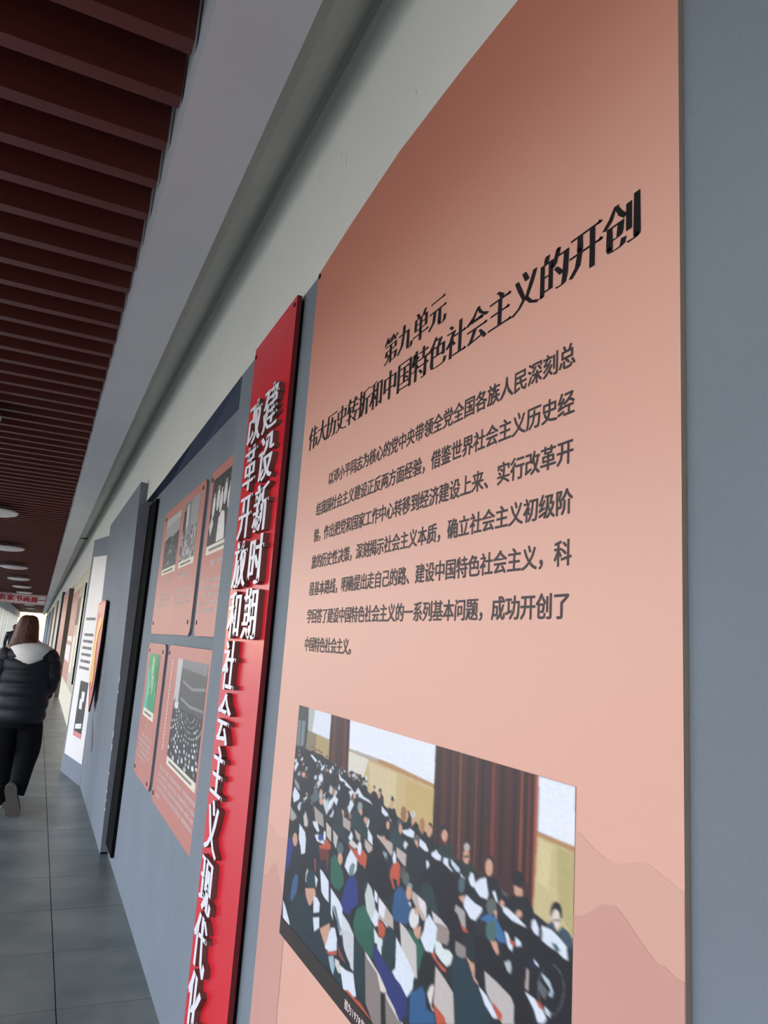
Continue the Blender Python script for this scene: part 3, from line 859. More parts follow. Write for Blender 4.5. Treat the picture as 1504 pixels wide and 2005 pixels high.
cf9f86 480 220 479 230 475 236 470 234 467 226 468 216 473 210 477 212
dfe6f0 487 256 519 272 528 264 533 274 528 288 508 284 489 276
161a20 534 216 533 222 530 228 526 230 523 228 521 220 522 214 524 208 528 206 532 210
cf9f86 533 230 532 238 529 244 524 246 520 244 518 236 519 228 522 222 527 220 531 224
161a20 514 274 514 246 527 248 538 240 550 264 547 284 530 288
9c6d4e 582 240 581 256 576 268 570 270 564 264 561 250 562 234 567 222 573 220 579 226
a87a55 645 248 645 262 641 274 636 276 631 270 629 256 629 240 633 230 638 228 643 234
161a20 576 294 576 276 586 258 583 232 589 228 599 242 605 262 596 278
cf9f86 589 242 589 248 587 252 585 254 583 250 581 246 582 238 583 234 586 234 588 236
c9c4c0 615 228 614 236 608 242 602 244 597 240 596 232 600 224 607 220 613 222
cf9f86 616 250 615 258 612 264 607 266 602 264 600 256 601 248 605 242 610 240 615 242
161a20 599 292 603 268 616 248 626 256 631 290 620 303 603 301
dfe6f0 571 296 593 284 596 278 613 282 610 301 587 305 573 303
d8d8dc 577 339 582 323 594 327 584 349
4c524f 569 274 567 282 562 288 556 290 551 286 551 278 554 270 561 266 566 268
cf9f86 570 292 570 301 567 309 563 311 559 305 557 298 558 288 561 280 565 280 568 284
22383a 526 341 534 305 546 292 565 313 576 331 574 355 538 367
161a20 524 290 523 301 517 309 510 313 503 309 500 300 501 290 507 280 515 276 521 280
cf9f86 522 301 522 311 519 317 515 319 511 315 510 307 510 300 513 294 517 292 521 294
161b24 494 331 507 311 521 329 529 351 505 355 491 343
bfb0a8 476 341 495 353 538 353 540 381 535 393 510 377 477 361
161a20 509 329 506 339 498 349 487 355 477 353 473 347 476 337 484 327 496 321 505 323
cf9f86 510 355 509 363 507 371 503 373 499 369 497 363 498 353 501 347 505 345 508 349
bfb0a8 554 357 591 361 592 399 577 395 555 383
4c5f63 524 401 522 413 516 425 507 429 499 427 495 417 497 405 504 393 513 389 521 393
8fa3a8 520 399 518 405 513 411 507 415 502 415 499 409 501 403 506 397 512 395 517 395
cf9f86 498 445 522 423 526 453 522 457 509 447
15141a 486 467 500 445 519 449 532 465 561 481 559 497 492 538
dfe6f0 545 371 553 383 556 403 546 413 541 397
c0563c 543 417 560 397 570 403 571 465 564 469 563 453 545 457 557 483 551 487 536 459 535 441
5a4a44 572 405 591 403 582 437 571 439
5e6358 630 294 628 301 622 309 615 311 611 307 611 298 615 290 621 284 627 286
cf9f86 628 311 627 319 624 325 619 327 616 325 615 317 615 309 618 303 622 301 626 305
1b222c 589 377 592 337 611 307 626 323 642 331 656 351 656 395 640 449 611 467 590 433
566660 605 423 603 437 598 447 590 451 584 447 581 437 582 425 588 415 595 411 601 413
8d9c9f 616 443 615 451 611 459 605 463 600 461 597 455 599 447 603 439 610 435 615 437
2c5680 558 499 566 473 582 465 596 475
dfe6f0 632 292 652 298 661 315 651 319 631 313
dfe6f0 659 292 667 294 670 309 660 309
161a20 669 238 668 244 665 248 661 250 657 248 656 244 657 238 660 232 664 230 667 232
cf9f86 668 254 666 266 662 274 657 274 652 266 652 254 655 244 660 238 665 242
161a20 637 290 651 268 658 278 673 270 681 288 679 305 665 311 650 296
dfe6f0 672 313 686 298 701 305 699 321 685 325 671 321
dfe6f0 707 317 710 301 720 300 722 321 736 331 721 333 707 323
161a20 713 226 711 234 705 240 699 242 694 238 694 230 698 224 704 220 710 220
cf9f86 716 242 715 254 711 262 705 264 701 260 698 252 700 240 704 232 709 230 714 234
7d2a2c 703 266 714 260 714 272 704 276
22332f 688 303 693 280 704 268 711 274 717 258 730 262 734 298 717 305 704 309
c3d4de 728 300 754 313 754 323 746 325 731 315
dfe6f0 756 325 768 325 768 331 759 333
3d3533 734 288 744 292 749 296 734 296
b9b6b2 778 244 776 252 771 260 767 260 763 256 762 248 766 240 770 236 775 238
cf9f86 778 268 777 280 773 290 768 292 763 288 761 278 762 264 767 256 771 252 776 258
161a20 762 276 777 264 777 270 763 280
20302c 758 319 759 294 767 290 772 294 786 278 794 300 791 319 774 333 761 327
dfe6f0 783 307 789 305 795 325 794 339 784 339 778 327
dfe6f0 796 333 808 317 812 307 821 300 828 335 802 349
15141a 637 409 667 339 702 321 736 333 765 331 785 347 800 351 640 449
dfe6f0 656 345 662 341 667 351 659 367
1f3230 640 449 645 413 666 397 683 409 686 421
4f646c 769 347 768 359 765 369 759 373 754 369 752 357 753 343 757 333 763 329 768 335
1c2024 81 510 77 534 62 554 41 560 25 550 21 526 32 502 52 491 72 493
cf9f86 68 572 67 588 60 602 50 606 41 600 35 586 36 570 43 556 53 550 62 556
29347c 0 598 25 586 46 614 37 668 8 747 -2 644
1a1f28 43 614 72 594 95 612 136 616 101 696 68 707 15 757 35 670
dfe6f0 73 502 112 518 121 542 123 598 100 616 92 590 76 564
1b222c 121 544 140 504 168 506 200 536 200 576 161 600 132 594
1c1f24 179 481 176 495 166 506 153 512 141 510 135 502 138 489 148 475 161 469 173 471
dfe4e8 153 457 179 445 197 473 189 483 164 471
dfe6f0 172 502 194 489 231 502 228 510 188 518
2a4a8c 220 489 218 499 212 506 204 510 196 508 192 502 194 493 200 485 209 481 216 483
dfe6f0 236 475 236 487 233 495 230 497 225 493 222 481 222 469 225 461 230 459 233 463
c9bfb6 231 423 261 433 266 483 240 473
c0563c 203 528 231 508 241 483 266 495 266 512 205 538
6a2e26 203 540 258 516 261 560 256 608 246 556 214 580
8b4a3a 179 592 190 586 196 636 187 636
20343a 266 437 274 403 305 383 326 401 351 421 347 457 303 439 282 439
c9bfb6 272 435 300 447 293 495 279 479
56676a 332 475 330 489 322 502 312 506 303 502 298 491 300 477 307 463 318 459 327 463
cf9f86 331 512 330 524 324 536 317 540 309 536 307 524 307 512 312 500 320 497 327 500
2b6350 272 544 291 514 316 536 336 556 345 588 326 626 304 634 279 622
b3a39a 324 367 357 375 356 401 329 399
22383a 389 369 397 347 417 335 432 363 434 387 405 391
b9a79c 377 383 405 391 407 413 389 409
dfe6f0 363 397 372 411 367 433 351 427
dfe6f0 436 317 440 327 436 351 429 351
dfe6f0 436 353 457 371 460 397 439 391
d8cfc8 354 439 373 425 402 433 383 449 361 447
c0563c 350 451 383 453 423 433 439 443 440 475 435 489 410 485 384 473
dfe6f0 415 431 414 445 411 457 405 459 399 453 396 441 397 427 401 417 407 413 412 419
dfe6f0 366 459 399 479 399 512 387 538 364 546 343 532 351 497
6f8a86 377 500 391 500 387 538 364 552 368 518
c3b1a8 426 393 460 403 461 441 443 431 428 419
15141a 435 493 443 433 469 405 458 379 472 363 496 391 525 429 533 530 497 544 477 530 448 524
161a20 439 504 437 524 429 540 417 548 406 542 400 526 402 506 411 489 423 483 434 489
29347c 338 666 353 590 374 544 398 542 410 572 416 618 401 646 377 678 355 682
3a5f84 50 823 58 751 73 707 93 711 92 773 64 829
17202a 6 849 15 757 54 727 52 821 57 887 12 885
dfe6f0 5 859 27 875 61 914 63 930 16 930
171c22 94 680 123 598 179 592 190 640 151 731 111 765
c9bfb9 138 668 149 644 152 701 138 703
1c3a42 196 662 195 680 186 698 174 711 159 713 148 707 142 694 144 674 152 656 165 644 179 640 190 648
cf9f86 141 729 197 696 206 715 183 767 171 777 150 755
1c2f36 52 859 90 797 120 755 144 747 165 775 196 795 204 857 133 924 62 924
dfe6f0 218 610 235 612 269 628 277 699 263 703 235 686
dfe6f0 191 648 210 654 203 692
1b222c 215 733 228 692 267 699 240 727 226 743
dfe6f0 194 727 214 721 231 731 232 763 200 787
dfe6f0 200 805 234 781 238 817 212 849
1b2c33 292 731 291 757 283 781 270 795 255 799 242 789 235 767 236 739 245 715 258 699 273 698 285 709
cf9f86 242 817 291 765 295 801 288 845 269 859 254 839
1e2f38 198 879 244 829 269 859 201 906 124 962 133 924
dfe6f0 283 644 330 662 347 676 352 761 346 775 327 737 296 699 305 745 293 731
5b7f84 299 696 314 692 347 749 346 769 331 743
dfe6f0 297 777 318 763 333 795 324 819 284 847 293 817
d6dadd 345 692 380 705 406 727 409 757 359 793
15161c 385 658 416 618 442 606 405 680 405 723
20303a 458 540 457 556 452 566 445 572 439 566 435 554 436 538 441 526 448 522 455 528
c8cfca 442 572 452 526 468 536 483 566 488 586 476 636 464 640 452 610
2b6350 400 688 411 640 442 604 460 620 480 640 489 676 488 701 435 739 409 721
dfe6f0 480 532 493 538 495 566 483 562
dfe6f0 476 632 488 586 503 596 504 630 490 642
d6d6d8 498 544 534 558 538 614 508 602
c0563c 500 614 524 612 531 638 524 656 506 654
dfe4e6 487 648 507 662 524 660 523 678 494 690
2c5680 552 554 556 493 573 465 590 469 611 500 615 538 602 562 559 576
cf9f86 615 461 614 475 609 485 602 487 597 479 596 467 600 453 606 447 613 451
dfe6f0 606 493 614 489 614 504
bfb0a8 616 453 660 459 665 469 666 506 654 514 632 491 616 475
e2dcda 635 455 660 461 666 502 642 483
22383a 639 447 671 403 691 425 703 457 697 473 675 467
15141a 678 399 748 369 754 393 773 401 786 423 798 423 797 453 777 475 744 536 721 508 704 477
e0dfdc 643 516 642 530 637 544 629 554 620 556 614 550 611 538 613 522 617 508 625 500 634 499 640 504
cf9f86 640 499 639 504 636 510 631 512 628 510 626 506 627 499 630 493 634 491 638 493
cf9f86 626 558 650 532 651 556 644 576 632 570
2b6350 600 576 617 566 645 574 663 586 660 622 648 658 643 622 639 594
bfb0a8 498 546 533 558 556 570 560 604 537 606 504 608
e6e6e8 498 546 527 556 524 596 502 594
c0563c 502 614 532 618 526 654 508 656
d8e2dc 503 666 520 658 522 707 506 699
ccc5be 581 568 603 572 639 594 647 678 635 686 618 660 591 634
9a8a84 681 471 706 475 733 489 734 510 729 530 701 538 693 516
d6cfcc 681 471 708 475 729 485 711 487 690 495
dfe6f0 673 485 699 504 698 536 690 578 668 588 651 566 660 538 663 510
c0563c 692 572 704 588 730 592 728 600 718 602 686 586
dfe6e2 694 540 712 536 719 546 736 538 746 544 741 570 730 584 714 580 698 572
1d333a 575 652 571 686 562 715 549 733 537 733 528 715 524 686 528 650 538 620 550 602 563 604 572 622
dfe6f0 572 618 585 630 623 660 637 678 635 717 619 753 605 755 588 741 564 725 575 707 573 652
262c66 508 727 527 731 557 731 583 743 603 757 620 757 623 803 597 827 552 803 513 781
a2948c 512 765 530 773 544 783 546 799 570 819 611 837 524 912
d7d0c8 512 765 530 771 546 781 546 803 532 799
1c1a1f 530 813 543 805 555 885 539 899
ded8d0 546 801 611 837 604 843 549 809
181818 653 666 657 614 668 590 682 586 700 600 704 636 694 660 673 680 650 694
c6bbb4 701 606 727 618 751 634 758 707 739 723 699 701 701 658
c0563c 698 703 732 711 737 725 712 747
e0d8d2 687 670 696 656 699 664 693 715 702 721 698 725 687 709 680 694
2b5a86 628 735 647 711 664 688 674 699 679 735 703 729 708 749 631 817
1c343e 747 602 745 558 760 536 779 524 801 556 813 572 828 590 842 602 843 632 759 707 753 634
cf9f86 779 520 796 526 813 510 813 566 802 562 789 534
17262c 781 483 800 469 819 485 811 508 796 526 782 514
8f8784 751 502 774 500 778 497 779 524 771 532 756 536 752 526
a9a2a0 748 411 772 413 776 453 765 453 753 431 745 429
c0563c 763 453 774 453 784 459 770 465
dfe6f0 774 369 796 377 815 377 813 389 799 419 786 421 768 401 768 391
cf9f86 754 387 770 373 769 391 764 395
dfe6f0 796 341 827 321 826 347 817 349
dfe6f0 815 572 841 572 842 600 823 584
c6bcb8 827 522 839 526 841 572 831 568
161a20 839 252 838 264 833 272 826 276 821 272 819 262 820 250 825 242 831 238 837 242
cf9f86 836 264 835 278 831 288 825 292 820 286 818 274 819 260 824 250 829 248 834 252
161a20 816 301 827 290 848 290 857 311 854 343 848 341 841 315 828 319 824 327
dfe6f0 793 329 807 309 821 298 828 337 825 349 809 353 796 343
dfe6f0 837 325 843 317 847 329 850 341 847 343
5a5048 857 305 874 309 870 317 860 315
161a20 904 256 902 268 896 280 889 284 883 280 880 270 882 256 888 244 895 240 902 244
cf9f86 884 280 903 278 902 298 894 305 886 298
161a20 865 337 884 305 912 288 926 311 924 349 913 357 881 343 865 345
cf9f86 865 335 864 339 861 345 858 347 855 345 854 341 855 337 858 331 861 329 864 331
cf9f86 903 335 902 341 899 345 895 349 891 347 890 343 891 337 894 331 898 329 902 329
dfe6f0 861 343 873 341 896 349 912 357 908 361 882 363 863 355
15171a 979 282 978 294 974 303 968 311 963 311 958 305 957 296 958 284 962 272 967 266 973 266 977 272
e8d9cf 975 300 974 313 970 323 965 327 961 321 959 309 961 296 964 286 970 282 974 288
2a2428 961 309 976 298 977 301 961 313
3a4c5c 950 327 962 311 970 329 979 311 991 315 999 327 996 347 987 349 976 333
dfe6f0 923 337 929 329 936 343 937 361 929 361 923 353
dfe6f0 942 335 959 331 973 337 987 347 990 373 984 375 970 369 957 369 942 369 944 357
3f5f60 960 359 970 355 977 365 970 371
15141a 851 377 882 363 913 359 939 365 970 373 989 375 999 371 1001 493 943 544 865 463
3d6ea0 813 403 830 381 847 379 863 401 872 423 855 431 824 403 811 409
5c6a62 847 353 845 365 841 377 833 381 827 377 824 367 826 355 832 343 839 339 845 343
cf9f86 841 369 849 359 849 383
4a6a68 851 409 849 421 845 435 839 443 832 443 827 437 825 427 826 413 831 399 837 391 844 391 848 397
cf9f86 837 443 851 433 857 457 852 463 844 455
15141a 799 453 817 443 835 449 850 463 869 465 886 487 909 493 932 554 870 608 803 554
dfe6f0 867 399 873 397 886 419 884 433 876 429
dfe6f0 891 395 903 399 903 413 892 415
c0563c 878 409 890 409 889 419 880 417
b5c2c2 869 469 881 455 885 469 882 485 876 483
14151c 917 429 915 447 910 463 901 475 893 477 886 469 883 455 885 437 891 419 899 409 908 407 915 415
b8a7a0 915 449 920 445 920 493 914 493
141a3a 921 415 933 419 938 429 922 441
c2b9b4 826 522 856 526 885 534 892 546 893 588 870 608 844 582 831 564
c0563c 845 576 858 582 869 588 867 602 857 606
dfe6f0 814 568 833 574 848 590 859 604 849 612 830 598
dfe6f0 913 499 933 499 942 502 955 522 950 536 939 544 932 524
c0563c 933 500 945 499 949 508 942 512
dfe6f0 951 499 963 504 960 514 951 512
b9ccd6 943 435 958 439 966 457 964 469 957 473 962 457 948 445
5f6266 939 453 955 463 952 485 945 483 939 473
dfe6f0 929 417 938 423 938 427 931 425
77797c 985 437 984 451 983 451 984 439
77797c 984 451 982 465 981 465 983 451
77797c 982 465 979 479 978 479 981 465
77797c 979 479 974 491 974 489 978 479
77797c 974 491 969 500 969 499 974 489
77797c 969 500 963 506 963 504 969 499
77797c 963 506 957 510 957 508 963 504
77797c 957 510 951 510 951 508 957 508
77797c 951 510 946 506 946 504 951 508
77797c 946 506 942 499 942 497 946 504
77797c 942 499 939 489 940 487 942 497
77797c 939 489 938 475 939 475 940 487
77797c 938 475 938 461 939 461 939 475
77797c 938 461 940 447 941 447 939 461
77797c 940 447 944 433 945 433 941 447
77797c 944 433 949 421 949 421 945 433
77797c 949 421 955 411 955 411 949 421
77797c 955 411 961 405 961 405 955 411
77797c 961 405 967 401 967 403 961 405
77797c 967 401 973 403 972 403 967 403
77797c 973 403 978 407 977 409 972 403
77797c 978 407 981 415 981 415 977 409
77797c 981 415 984 425 983 427 981 415
77797c 984 425 985 437 984 439 983 427
1e2f3a 193 897 208 851 244 823 270 851 296 881 290 922 232 922 197 928
dfe6f0 293 791 323 775 331 801 334 829 298 861 274 863 286 823
c0563c 282 871 336 831 334 845 299 871
9fbcc6 296 879 321 857 331 891 325 922 309 906
d9d0ca 329 861 349 855 363 885 350 895 331 881
1f3540 329 893 353 893 377 924 381 930 336 924
cdd0d2 355 745 391 723 407 735 416 839 403 837 371 803 359 783
dfe6f0 354 865 386 859 416 845 424 873 434 902 418 920 392 918 377 928 363 889
c0563c 384 924 398 912 429 914 453 908 508 922 454 922
7a4438 331 803 363 827 381 839 372 841 348 841
1b222c 330 775 357 765 368 805 399 827 400 845 370 829 334 805
1d3338 408 741 456 745 468 897 425 869
8a7e78 458 743 497 765 546 781 547 795 609 837 508 926 474 891
ded6ce 458 743 475 747 546 781 547 799 528 811 511 771 468 757
1a191d 528 813 545 807 554 885 536 902
d6cec6 547 799 612 835 603 843 548 813
245b48 400 713 487 654 490 690 489 741 466 745 424 733
28316e 490 690 519 707 562 731 595 737 616 753 617 795 603 843 579 817 525 773 492 739
'''
shapes = []
for ln in PRINT.strip().split('\n'):
    t = ln.split(); shapes.append((t[0], [int(q) for q in t[1:]]))
img = raster(shapes, 440, 440, '1a1d24')
rg = np.random.default_rng(2); gr = rg.normal(0, 1, img.shape[:2]); 
img = np.clip(img * (1 + 0.05 * gr[..., None]) + 0.002 * np.abs(gr[..., None]), 0, 1)
k = np.array([1, 2, 1.]) / 4
for ax in (0, 1): img = np.apply_along_axis(lambda r: np.convolve(np.pad(r, 1, 'edge'), k, 'valid'), ax, img)
parts.append(print_mesh('photo_print', img, XP - .0010, 1.7295, 0.7175, -.1385, -.6405, M['photo'], panel))
b = MB(); b.prism(rect(0.7175, 1.7295, -.6405, -.6045), XP - .0016, XP - .0008); parts.append(b.build('caption_strip', mat('caption_black', (52, 44, 40), 0.5, 0.4), panel))
parts += letters([('图为', 1.336, -.6285, 0.017, 0.0165, 1.0), ('1978', 1.3015, -.6285, 0.017, 0.0098, 1.0), ('年', 1.262, -.6285, 0.017, 0.0165, 1.0)], XP - .0019, M['white_ink'], panel, 0.01, 0.01)
def screw(y, z, X, parent, r=0.0065):
    B = MB(); n = 10; pts = [(y + r * math.cos(2 * math.pi * i / n), Z(z) + r * math.sin(2 * math.pi * i / n)) for i in range(n)]
    B.prism(pts, X - 0.003, X); return B.build('screw', M['screw'], parent)
parts.append(screw(1.878, 1.047, XP, panel, 0.008)); parts.append(screw(0.575, 1.05, XP, panel, 0.008))
bpy.context.view_layer.update()
for o in parts: P_(o)

# ------------------------------------------------------------------ the red board with raised white letters
XB = 0.575
ban = thing('slogan_board', 'tall narrow glossy red board with two columns of raised white characters', 'sign', (0.60, 2.27, 0.3)); parts = []
b = MB(); b.prism([(2.032, Z(-1.30)), (2.032, Z(1.053)), (2.512, Z(1.046)), (2.512, Z(-1.30))][::-1], XB, 0.590, 0, 1)
parts.append(b.build('board', mats=[M['red'], M['red_side']], parent=ban))
b = MB(); b.box(0.5902, 0.5995, 2.035, 2.509, Z(-1.29), Z(1.04)); parts.append(b.build('gap_shade', M['matt_black'], ban))  # black fill standing for the shaded gap behind the board
XL = 0.557
for cx, s in ((2.152, '建设新时期'), (2.341, '改革开放和社会主义现代化')):
    for i, ch in enumerate(s):
        z = 0.7945 - 0.1598 * (i + 1)
        o = text_on_wall('letter', [(ch, cx + 0.083, z + 0.026, 0.166, 0.16, 1.0)], XL, M['letter'], ban, 0.050, -0.002, True, XB - XL, M['letter_side'])
        parts.append(o)
parts += [screw(2.053, 1.028, XB, ban, 0.007), screw(2.497, 1.012, XB, ban, 0.008)]
bpy.context.view_layer.update()
for o in parts: o.matrix_parent_inverse = ban.matrix_world.inverted()

# ------------------------------------------------------------------ the four small boards in the recess
def quadlist(col, *xy): return (col, list(xy))
def bw_shapes(seed, kind):
    r = np.random.default_rng(seed); S = []
    def el(c, x, y, a, b_, n=8):
        S.append((c, [v for i in range(n) for v in (x + a * math.cos(2 * math.pi * i / n), y + b_ * math.sin(2 * math.pi * i / n))]))
    if kind == 'field':
        S.append(('a9a6a4', [0, 0, 999, 0, 999, 430, 0, 430])); S.append(('c2bfbd', [0, 0, 999, 0, 999, 120, 0, 180])); S.append(('35363a', [0, 430, 300, 380, 620, 420, 999, 360, 999, 999, 0, 999]))
        for i in range(60): el(['5c5c5e', '8d8b8a', '252628', '47484a'][i % 4], r.random() * 999, 380 + r.random() * 600, 15 + 30 * r.random(), 10 + 40 * r.random(), 6)
        for i in range(6): el('b9b6b4', 300 + r.random() * 400, 560 + r.random() * 200, 18, 45, 6)
    elif kind == 'street':
        S.append(('8f8d8c', [0, 0, 999, 0, 999, 999, 0, 999])); S.append(('a5a2a1', [500, 0, 999, 0, 999, 500, 500, 560])); S.append(('3a3a3c', [0, 160, 180, 120, 230, 650, 120, 999, 0, 999])); S.append(('d8d5d2', [200, 80, 330, 60, 350, 420, 230, 470]))
        for i in range(120): el(['d5d1ce', '3a3a3c', '757372', 'a9a6a3'][i % 4], r.random() * 999, 480 + r.random() * 520, 14 + 22 * r.random(), 20 + 50 * r.random(), 6)
    elif kind == 'table':
        S.append(('3d3c3d', [0, 0, 999, 0, 999, 999, 0, 999]))
        for i in range(90): el(['5b5959', '2a2a2b', '474546', '6c6968'][i % 4], r.random() * 999, r.random() * 500, 15 + 25 * r.random(), 30 + 70 * r.random(), 6)
        for x, y in ((150, 430), (330, 360), (480, 420), (640, 330), (820, 420), (900, 520)):
            el('e8e1dc', x, y, 70, 170, 9); el('c9bbb3', x, y - 190, 38, 60, 8); el('262527', x, y - 230, 40, 36, 8)
        S.append(('efe8e3', [430, 980, 440, 650, 560, 560, 680, 600, 740, 820, 760, 980])); S.append(('1e1e20', [0, 760, 260, 700, 380, 999, 0, 999])); S.append(('dcd5d0', [20, 700, 130, 560, 220, 700, 120, 860]))
    elif kind == 'green':
        S.append(('3f9e6b', [0, 0, 999, 0, 999, 999, 0, 999])); S.append(('62bfae', [0, 200, 160, 300, 260, 620, 330, 999, 0, 999])); S.append(('2e8455', [620, 0, 999, 0, 999, 700, 760, 560]))
        for i in range(14): x = r.random() * 700 + 150; y = r.random() * 500; S.append((['a5d2a4', '86c79a', '2d7d50', 'cfe0b8'][i % 4], [x, y, x + 60, y + 10, x + 90, y + 260, x + 40, y + 330]))
    else:
        S.append(('4a4b4c', [0, 0, 999, 0, 999, 999, 0, 999])); S.append(('77787a', [0, 0, 999, 0, 999, 110, 250, 90, 0, 60])); S.append(('c4c1bf', [0, 0, 190, 0, 170, 420, 100, 520, 60, 400, 0, 460])); S.append(('e1dedb', [60, 450, 200, 430, 190, 560, 60, 560]))
        S.append(('8b8b8b', [260, 200, 600, 250, 999, 210, 999, 235, 600, 275, 260, 225])); S.append(('8b8b8b', [260, 370, 600, 410, 999, 400, 999, 420, 600, 435, 260, 395])); S.append(('25282b', [0, 520, 300, 480, 700, 470, 999, 480, 999, 999, 0, 999]))
        for k_ in range(13):
            rad = 120 + k_ * 75
            for i in range(22):
                t = math.radians(8 + i * 8 + r.random() * 3); x = 640 + rad * 1.15 * math.cos(t); y = 480 + rad * .62 * math.sin(t)
                if 0 < x < 999 and y < 999 and r.random() < .8: s_ = 5 + k_ * 2.0; el(['dcdad7', 'c5c3c0', '8b8b8b', 'f0eeec'][int(r.integers(4))], x, y, s_ * (1 + r.random()), s_ * (.6 + .6 * r.random()), 6)
    return S
def dashes(rows, X, parent, h=0.016, seed=1, vertical=False):
    B = MB(); r = random.Random(seed)
    for (ya, yb, z) in rows:
        y = ya
        while y > yb + 0.012:
            w_ = r.uniform(0.010, 0.017)
            for q in range(3):
                zz = z + h * (q / 3.0) - h / 2; a_ = r.uniform(0, .003); B.add([(X, y - a_, Z(zz)), (X, y - w_ + r.uniform(0, .003), Z(zz)), (X, y - w_, Z(zz + h * .2)), (X, y, Z(zz + h * .2))], [(0, 1, 2, 3)])
            xx = y - w_ * r.uniform(.3, .7); B.add([(X, xx, Z(z - h / 2)), (X, xx - .003, Z(z - h / 2)), (X, xx - .003, Z(z + h / 2)), (X, xx, Z(z + h / 2))], [(0, 1, 2, 3)])
            y -= w_ + 0.0035
            if r.random() < .06: y -= 0.02
    return tag(B.build('small_lettering', M['white_ink'], parent), kind='stuff')
XR = 0.637
def small_board(label, y0, y1, z0, z1, photos, rows, screws, seed, vrow=None, titles=()):
    t = thing('display_board', label, 'display board', (0.65, (y0 + y1) / 2, Z(z0)), None); ps = []
    b = MB(); b.prism(rrect(y0, y1, z0, z1, 0.05), XR, 0.6495, 0, 1); ps.append(b.build('board', mats=[M['pink2'], M['side_dark']], parent=t))
    for n_, (pa, pb, za, zb, zc, kind) in enumerate(photos):
        im = raster(bw_shapes(seed + n_, kind), 110, 130, '555555'); im = np.clip(im * (1 + .12 * np.random.default_rng(n_).normal(0, 1, im.shape[:2])[..., None]), 0, 1)
        ps.append(print_mesh('photo_print', im, XR - .0008, pb, pa, zb, za, M['photo'], t))
        b = MB(); b.prism(rect(pa, pb, zc, za), XR - .0007, XR); ps.append(b.build('caption_strip', M['cap'], t))
        cm = MB(); rr = random.Random(n_)
        y = pb - .06
        while y > pa + .08: cm.add([(XR - .001, y, Z((za + zc) / 2 - .006)), (XR - .001, y - .012, Z((za + zc) / 2 - .006)), (XR - .001, y - .012, Z((za + zc) / 2 + .005)), (XR - .001, y, Z((za + zc) / 2 + .005))], [(0, 1, 2, 3)]); y -= .015
        ps.append(tag(cm.build('caption_lettering', M['poster_ink'], t), kind='stuff'))
    if rows: ps.append(dashes(rows, XR - .0006, t, 0.017, seed))
    for tl in titles: ps.append(dashes([tl], XR - .0006, t, 0.026, seed + 3))
    if vrow:
        y, za, zb = vrow; B = MB(); z = za
        while z > zb: B.add([(XR - .0006, y, Z(z)), (XR - .0006, y - .018, Z(z)), (XR - .0006, y - .018, Z(z - .012)), (XR - .0006, y, Z(z - .012))], [(0, 1, 2, 3)]); z -= .0165
        ps.append(tag(B.build('small_lettering', M['white_ink'], t), kind='stuff'))
    for y, z in screws: ps.append(screw(y, z, XR, t, 0.011))
    bpy.context.view_layer.update()
    for o in ps: o.matrix_parent_inverse = t.matrix_world.inverted()
    return t
small_board('salmon board with two grey photographs, upper one beside the black-edged wall', 3.52, 4.83, 0.012, 0.768,
            [(4.185, 4.68, 0.398, 0.71, 0.363, 'field'), (3.64, 4.075, 0.398, 0.72, 0.365, 'street')],
            [(4.645, 4.215, .240), (4.685, 4.235, .212), (4.685, 4.25, .178), (4.685, 4.55, .140), (4.045, 3.645, .243), (4.09, 3.645, .211), (4.085, 3.64, .178), (4.085, 4.03, .146)],
            [(4.745, .725), (3.59, .729), (4.77, .077), (3.60, .076)], 10, titles=[(4.56, 4.32, .321), (4.02, 3.71, .321)])
small_board('salmon board with a photograph of people in white, upper one beside the red board', 2.85, 3.42, 0.012, 0.768,
            [(2.90, 3.345, 0.41, 0.72, 0.37, 'table')],
            [(3.345, 2.88, .253), (3.38, 2.88, .22), (3.375, 2.88, .188), (3.38, 2.88, .156), (3.375, 2.88, .122)],
            [(3.375, .728), (3.38, .072)], 20, titles=[(3.20, 2.95, .325)])
small_board('small salmon board with a green picture, lower left of the recess', 4.15, 4.83, -0.803, -0.042,
            [(4.31, 4.73, -.42, -.103, -.465, 'green')],
            [(4.66, 4.28, -.566), (4.75, 4.28, -.60), (4.74, 4.28, -.628), (4.75, 4.26, -.66), (4.775, 4.41, -.692)],
            [(4.765, -.087), (4.24, -.084), (4.785, -.77), (4.245, -.776)], 30, titles=[(4.56, 4.45, -.508)])
small_board('large salmon board with a photograph of a crowded auditorium, lower right of the recess', 2.85, 4.05, -0.812, -0.040,
            [(3.02, 3.727, -.552, -.098, -.589, 'hall')],
            [(3.89, 2.88, -.626), (3.92, 2.88, -.66), (3.915, 2.88, -.691), (3.91, 2.88, -.724), (3.915, 3.81, -.76)],
            [(4.01, -.081), (4.0, -.772)], 40, vrow=(3.895, -.107, -.545))

